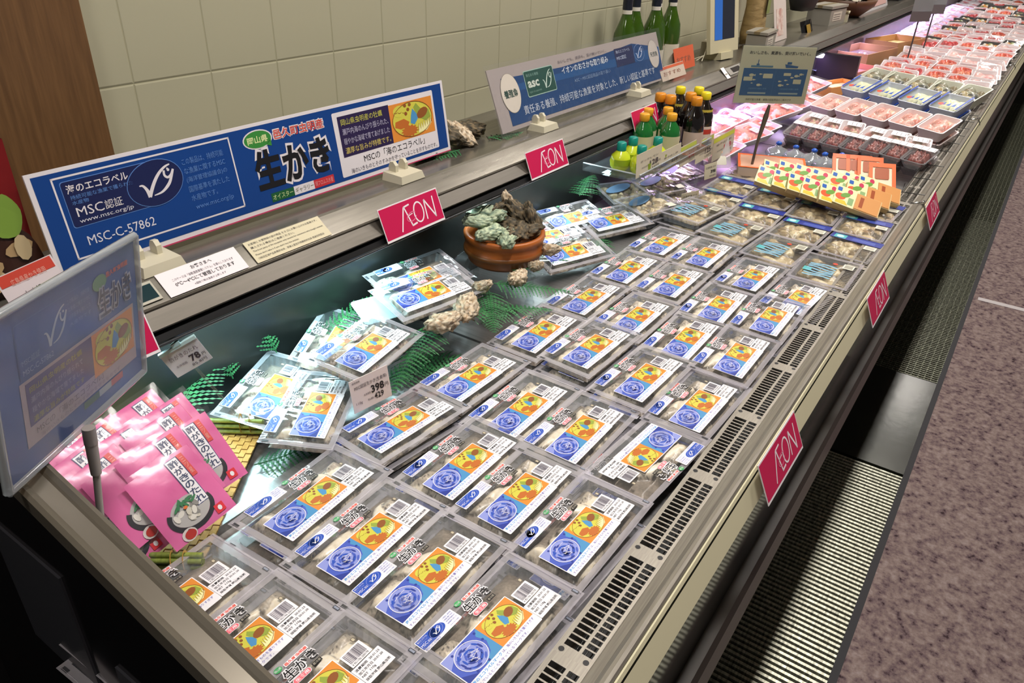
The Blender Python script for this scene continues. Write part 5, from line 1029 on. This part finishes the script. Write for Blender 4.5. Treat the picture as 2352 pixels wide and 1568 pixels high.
PS = [(1.722, .784, -.589, .150, .060, '128', '4a4448', 'lemon bottles', None), (1.873, .784, -.612, .132, .058, '278', '4a4448', 'green bottles', None), (2.007, .784, -.627, .118, .058, '218', 'c43a40', 'dark sauce bottles, with red figures', 'c4cf4a'), (2.127, .784, -.645, .135, .066, '125', '4a4448', 'dark sauce bottles, with black figures', 'cdd64a'), (2.262, .782, -.668, .185, .072, '198', 'c43a40', 'ponzu bottles', 'd6de3a')]
for i, (x, y, z, w_, h_, num, c, wh, band) in enumerate(PS):
    M_, a_, b2 = upright(x, x + w_, y, z, y + .004, z + h_)
    price_card('price_card', 'price card reading %s on the riser front below the %s' % (num, wh), (x, y, z), M_, w_, h_, [('ポッカレモン' if i == 0 else '柚子ぽん酢', .15, .85, .58, .68, '6a645c', 0), (num, .52, .86, .26, .50, c, .03), ('円', .88, .95, .28, .38, c, 0), (str(int(int(num) * 1.08)) + '円', .55, .9, .08, .2, '6a645c', 0), ('本体価格', .2, .48, .30, .38, '8a847c', 0)], 'cfc5ae', 'price cards on the riser', 'price card', band)
p = thing('hanging_pack', 'tilted clear pack with an orange picture hanging off the far corner of the riser', 'pack', (2.34, .800, -.650), rzx(-50, 50)); b = MB(); b.rrect(-.045, .045, -.06, .06, .01, 0, clear('pack_clear', 'f0e4e0', .4, .1, .1, .6, 60, .002)); link(b.mesh('film'), 'film', p); b = MB(); b.rrect(-.02, .02, -.01, .04, .004, .001, mat('e88a50', .4)); b.rrect(-.03, .03, -.05, -.02, .004, .001, LBL); link(b.mesh('label'), 'label', p)

# ================================================================ things on the rear ledge
wb = bottle('wine_bottle', [(0, 0), (.034, .001), (.038, .006), (.038, .110), (.034, .150), (.020, .185), (.014, .205), (.0135, .262)], [(.0145, .215), (.015, .218), (.0148, .290), (.016, .292), (.016, .305), (0, .306)], mat('33500f', .10, 0, .7, .6), mat('1a2130', .35), [(.0150, .205, .216, mat('d8d4c8', .5), 130, 350), (.0385, .02, .09, mat('d0cbb8', .5), 150, 330)])
s_ = {}
for i, (x, y, lb) in enumerate([(2.215, 1.10, 'leftmost'), (2.312, 1.12, 'second from the left'), (2.385, 1.085, 'in the middle, tallest looking'), (2.470, 1.12, 'second from the right'), (2.545, 1.10, 'rightmost, with a white shield tag')]): first_or_dup(wb, s_, (x, y, -.472), RZ(10 * i), 'green wine bottle with a dark capsule on the ledge, %s' % lb, 'green wine bottles')
for i, (x0, x1, z0, z1, col, band, lb) in enumerate([(2.315, 2.50, -.505 + .04, -.425, 'c4b4a4', 'c8603e', 'pale price card with a red band before the wine bottles'), (2.505, 2.67, -.465, -.395, 'cf5f3c', None, 'orange red card right of the wine bottles')]):
    M_, w_, h_ = upright(x0, x1, 1.0 + .04 * i, z0, 1.02 + .04 * i, z1); price_card('promotion_card', lb, (x0, 1.0 + .04 * i, z0), M_, w_, h_, [('おすすめ', .1, .8, .3, .6, '8a5a4a', 0)], col, None, 'card', band)
# digital photo frame
M_, w_, h_ = frame_from((2.79, 1.085, -.245), (2.985, 1.055, -.245), (2.815, 1.045, -.445))
p = thing('monitor', 'white framed monitor with a blue and dark screen standing on the rear ledge', 'monitor', (2.815, 1.045, -.445), M_); b = MB(); b.box(0, .205, 0, .235, -.015, 0, mat('c4bc9c', .4)); link(b.mesh('frame'), 'frame', p)
b = MB(); b.rect(.03, .175, .045, .20, .0006, emit('monitor_dark', '1c2230', 1.0)); b.rect(.03, .085, .045, .20, .0010, emit('monitor_blue', '2f6fc8', 1.0)); link(b.mesh('screen'), 'screen', p); b = MB(); b.box(.06, .15, -.025, 0, -.06, .01, mat('c4bc9c', .4)); link(b.mesh('foot'), 'foot', p)
p = thing('router_box', 'cream box with cables below the monitor', 'device', (2.99, 1.10, -.472), RZ(10)); b = MB(); b.box(-.05, .09, -.04, .04, 0, .05, mat('a8a08a', .5)); link(b.mesh('body'), 'body', p)
for k in range(3): b = MB(); b.tube([(-.05, .0, .02), (-.11 - .02 * k, -.01, .05 + .02 * k), (-.17, .0, .02), (-.2, .0 + .02 * k, .004)], .0018, mat('cfc8b0', .4), 6); link(b.mesh('cable'), 'cable', p)
p = thing('switch_panel', 'small dark switch panel on the ledge front below the monitor', 'switch panel', (2.74, .9285, -.4965), upright(0, 1, .9285, -.4965, .961, -.4715)[0]); b = MB(); b.box(0, .15, .004, .036, 0, .002, mat('8a857c', .4)); link(b.mesh('frame'), 'frame', p); b = MB(); b.rect(.04, .125, .010, .03, .0023, mat('1c1a1c', .2)); link(b.mesh('window'), 'window', p)
for (x, lb) in ((2.70, 'left'), (2.915, 'right')):
    M_, w_, h_ = upright(x, x + .032, .927, -.5, .961, -.468); p = thing('note', 'tiny white note %s of the dark switch panel' % lb, 'note', (x, .927, -.5), M_, 'tiny notes'); b = MB(); b.rect(0, .032, 0, .045, .002, PAPER); b.rect(.005, .027, .015, .02, .0024, mat('9a948a', .5)); link(b.mesh('sheet'), 'sheet', p)
def ledge_box(name, label, cat, x, y, L_, D_, H_, m_, rot=0, deco=None):
    p = thing(name, label, cat, (x, y, -.472), RZ(rot)); b = MB(); b.box(-L_ / 2, L_ / 2, -D_ / 2, D_ / 2, 0, H_ * .8, m_); b.box(-L_ / 2 + .004, L_ / 2 - .004, -D_ / 2 + .004, D_ / 2 - .004, H_ * .8, H_ * .86, m_); link(b.mesh('body'), 'body', p)
    b = MB(); t_ = .004
    b.box(-L_ / 2 - t_, L_ / 2 + t_, -D_ / 2 - t_, D_ / 2 + t_, H_ * .86, H_, m_); link(b.mesh('lid'), 'lid', p)
    b = MB(); b.box(-L_ / 2 - .0045, L_ / 2 + .0045, -.012, .012, H_ * .86, H_ + .0006, mat('7a6c50', .35)); link(b.mesh('tape'), 'tape', p)
    b = MB(); b.box(-L_ * .32, L_ * .22, -D_ / 2 - .001, -D_ / 2, H_ * .2, H_ * .66, mat('c8c2b2', .5))
    for k in range(3): b.box(-L_ * .28, L_ * .12, -D_ / 2 - .0016, -D_ / 2 - .001, H_ * (.28 + .12 * k), H_ * (.31 + .12 * k), mat('6a6460', .5))
    link(b.mesh('label'), 'label', p)
    return p
p = thing('paper_bag', 'brown paper bag standing behind the monitor on the ledge', 'bag', (3.42, 1.10, -.472), RZ(6)); b = MB(); b.lathe([(0, 0), (.075, .0), (.082, .04), (.07, .14), (.078, .26), (.07, .30)], noisy('bag_paper', [(.3, '8a7248'), (.7, 'a88f60')], 12, (1, 1, 3), .7, 0, .6, .006, 3, 18), 10, (0, 0, 0), .6); link(b.mesh('bag'), 'bag', p)
b = MB(); b.rect(-.03, .03, .12, .2, 0, mat('7f8a4c', .5)); link(b.mesh('label'), 'label', p, Matrix.Translation((0, -.05, 0)) @ Matrix.Rotation(math.radians(90), 4, 'X'))
M_, w_, h_ = upright(3.50, 3.68, 1.02, -.47, 1.06, -.30); pc = price_card('picture_card', 'upright white card with a pinkish picture behind the acrylic sign', (3.50, 1.02, -.47), M_, .17, .17, [], 'cdc0b8', None, 'card'); b = MB(); b.rect(.03, .12, .02, .13, .0008, noisy('pink_picture', [(.35, 'b88a80'), (.6, 'd8c8bc')], 30, (1, 1, 1), .5)); link(b.mesh('picture'), 'picture', pc)
ledge_box('carton', 'grey carton left of the pinkish picture card on the ledge', 'box', 3.30, 1.02, .16, .08, .07, mat('8d887c', .6), 4)
p = thing('black_bag', 'black backpack like bag hanging at the wall above the dark snack pouch', 'bag', (4.12, 1.10, -.40), RZ(0)); b = MB(); b.lathe([(0, 0), (.10, .01), (.13, .06), (.13, .2), (.11, .28), (.05, .31), (0, .31)], mat('141416', .6), 16, (0, 0, 0), .5); link(b.mesh('body'), 'body', p); b = MB(); b.tube([(-.06, 0, .29), (-.04, 0, .36), (.04, 0, .36), (.06, 0, .29)], .008, mat('101012', .5), 8); link(b.mesh('handle'), 'handle', p)
M_, w_, h_ = frame_from((3.86, 1.04, -.43), (4.03, 1.03, -.425), (3.90, .985, -.60 + .03)); p = thing('snack_pouch', 'black glossy pouch with a gold and silver print leaning on the ledge', 'pouch', (3.90, .985, -.565), M_); b = MB(); b.grid(14, 14, lambda u, v: (u * .15, v * .15, .008 * math.sin(math.pi * u) + .003 * noise.noise(Vector((u * 6, v * 6, 1)))), mat('141314', .12, 0, .7)); link(b.mesh('pouch'), 'pouch', p)
b = MB(); b.rrect(.04, .09, .09, .13, .004, .013, mat('c9a24a', .25, .5)); b.rect(.04, .10, .02, .085, .013, mat('8f8a92', .3)); b.rrect(.115, .135, .005, .02, .002, .013, mat('c8282c', .4)); link(b.mesh('print'), 'print', p)
p = thing('wooden_bowl', 'brown bowl with a white cloth on the far ledge', 'bowl', (4.85, 1.08, -.472)); b = MB(); b.lathe([(0, 0), (.10, 0), (.17, .06), (.18, .09), (.165, .09), (.09, .015), (0, .01)], mat('5a3a24', .5), 24); link(b.mesh('bowl'), 'bowl', p); b = MB(); b.grid(12, 12, lambda u, v: ((u - .5) * .30, (v - .5) * .22, .09 + .05 * math.cos((u - .5) * 3) * math.cos((v - .5) * 3) + .01 * noise.noise(Vector((u * 8, v * 8, 0)))), mat('a8a290', .7)); link(b.mesh('cloth'), 'cloth', p)
ledge_box('carton', 'pale carton between the snack pouch and the wooden bowl', 'box', 4.42, 1.05, .22, .12, .09, mat('948f84', .6), -6)
ledge_box('small_carton', 'small cream card box at the ledge front before the wooden bowl', 'box', 4.58, .99, .07, .03, .05, mat('bfb89c', .5), 10)
M_, w_, h_ = upright(5.0, 5.75, 1.0, -.475, 1.06, -.30); pc = price_card('fish_poster', 'leaning poster with drawn fish in grey blue and pink on the far ledge', (5.0, 1.0, -.475), M_, .75, .19, [], 'b9b4b4', None, 'poster'); b = MB(); rnd = random.Random(4)
for k in range(9): b.ell(.08 + .075 * k, .10 + .02 * math.sin(k * 2), .022, .075, .002, mat(('6f88a8', '8a6a5c', 'a49aa8', '9f7f84')[k % 4], .5), 12, .25)
b.rect(.62, .70, .10, .17, .0025, mat('3f7ac0', .4)); b.rect(.02, .70, .02, .05, .0025, mat('c8a49c', .5)); link(b.mesh('picture'), 'picture', pc)
ledge_box('speaker_box', 'black box at the far end of the visible ledge', 'box', 6.35, 1.08, .5, .16, .12, mat('141416', .4), 0)
for k, (x, dz) in enumerate(((4.75, 0), (5.25, .0))):
    Mx, _, _ = frame_from((x, .70, -.30), (x + .10, .62, -.30), (x, .70, -.46)); p = thing('pole_sign', 'grey clear sign on a thin pole over the far trays, %s of two' % ORD[k], 'sign', (x, .70, -.46), Mx, 'far pole signs'); b = MB(); b.box(0, .13, 0, .17, -.001, 0, clear('grey_acrylic', 'b8bcb4', .35, .08, .1)); b.rect(0, .13, 0, .05, .001, mat('6f6a6c', .5)); link(b.mesh('sheet'), 'sheet', p)
    b = MB(); b.tube([(.06, 0, -.002), (.06, -.26, -.004)], .004, mat('5f5a5a', .4, .4), 7); link(b.mesh('pole'), 'pole', p)
p = thing('led_lamp', 'small bright lamp under the ledge lip at the dark end partition', 'lamp', (3.90, .915, -.556)); b = MB(); b.lathe([(0, -.012), (.016, -.01), (.02, 0), (.02, .006)], emit('led_glow', 'e8f0ff', 5), 14); link(b.mesh('bulb'), 'bulb', p)
s = MB(); s.box(4.02, 4.05, .76, .978, -.744, -.56, mat('241c28', .4)); o = s.build('partition'); tag(o, 'dark upright partition on the rear tray beyond the pink fish packs', 'partition')

# soup pouch and its card at the left edge
p = thing('soup_pouch', 'red standing pouch printed with oysters and green leaves at the left edge', 'pouch', (.345, 1.075, -.472), RZ(-12)); b = MB()
b.grid(18, 24, lambda u, v: ((u - .5) * .15 * (1 - .0 * v), -.018 * math.sin(math.pi * u) * (1 - v) ** .7 - .004, v * .20), noisy('red_pouch', [(.3, '5a1416'), (.7, '8e2426')], 6, (1, 1, 1), .2, 0, .2, .002)); b.grid(8, 8, lambda u, v: ((.5 - u) * .15, .014 * math.sin(math.pi * u) * (1 - v), v * .20), mat('4a1518', .3)); link(b.mesh('pouch'), 'pouch', p)
b = MB(); R_ = lambda x: -.018 * math.sin(math.pi * (x / .15 + .5)) * 1.0 - .008
def fr(pts, m_, d=0):
    if len(pts) > 4 and len(pts) < 9: pts = smooth(pts, 4, True)
    b.add([(q[0], R_(q[0]) * (1 - q[1] / .2) ** .7 - .005 - d, q[1]) for q in pts], [tuple(range(len(pts)))], m_)
fr([(-.07, .0), (.07, .0), (.072, .075), (.03, .09), (-.02, .07), (-.07, .08)], mat('3a2018', .4))
rnd = random.Random(2)
for k in range(10): cx, cz = rnd.uniform(-.055, .06), rnd.uniform(.01, .065); a = rnd.random() * 3; fr([(cx + .018 * math.cos(t_) * math.cos(a) - .010 * math.sin(t_) * math.sin(a), cz + .018 * math.cos(t_) * math.sin(a) + .010 * math.sin(t_) * math.cos(a)) for t_ in [6.283 * i / 10 for i in range(10)]], mat(('b89a70', '8a6a48', 'c9b48c')[k % 3], .4), .001 + .0004 * k)
fr([(.035, .085), (.06, .08), (.07, .11), (.055, .135), (.04, .12)], mat('7fa040', .4), .002); fr([(-.07, .09), (.03, .095), (.045, .115), (.03, .15), (-.07, .145)], mat('a8201f', .3), .001); fr([(-.03, .105), (.01, .105), (.02, .115), (.01, .13), (-.03, .13)], mat('1a1214', .3), .002); fr([(-.02, .112), (.004, .112), (.006, .122), (-.02, .124)], mat('d8d0c4', .3), .003); link(b.mesh('print'), 'print', p)
M_, w_, h_ = frame_from((.322, .965, -.4065), (.388, .955, -.3935), (.332, .950, -.4470)); price_card('price_card', 'white and red price card of the oyster soup at the left edge', (.332, .950, -.4470), M_, w_, h_, [('かき鍋スープ', .30, .92, .12, .40, '2a2430', .0), ('広島県産かき使用', .2, .8, .62, .80, 'f0b0a0', 0)], 'e2d6d8', None, 'price card', None)
b = MB(); b.rect(.03 * w_, .97 * w_, h_ * .66, h_ * .98, .0004, mat('cf4a3a', .45)); bpy.data.objects[-1] if False else None
o = link(b.mesh('red_band'), 'red_band', [q_ for q_ in bpy.data.objects if q_.get('label') == 'white and red price card of the oyster soup at the left edge'][0])
p = thing('side_shelf', 'dark shelf box beside the near end of the case under the soup pouch', 'shelf', (0, 0, -1.5)); b = MB(); b.box(-.3, .19, .99, 1.165, 0, 1.025, mat('141214', .5)); link(b.mesh('body'), 'body', p)

# lift everything so that the floor is at height 0
for o in list(bpy.data.objects):
    if o.parent is None and o.type in {'MESH', 'EMPTY', 'LIGHT', 'CAMERA'}: o.location.z += LIFT
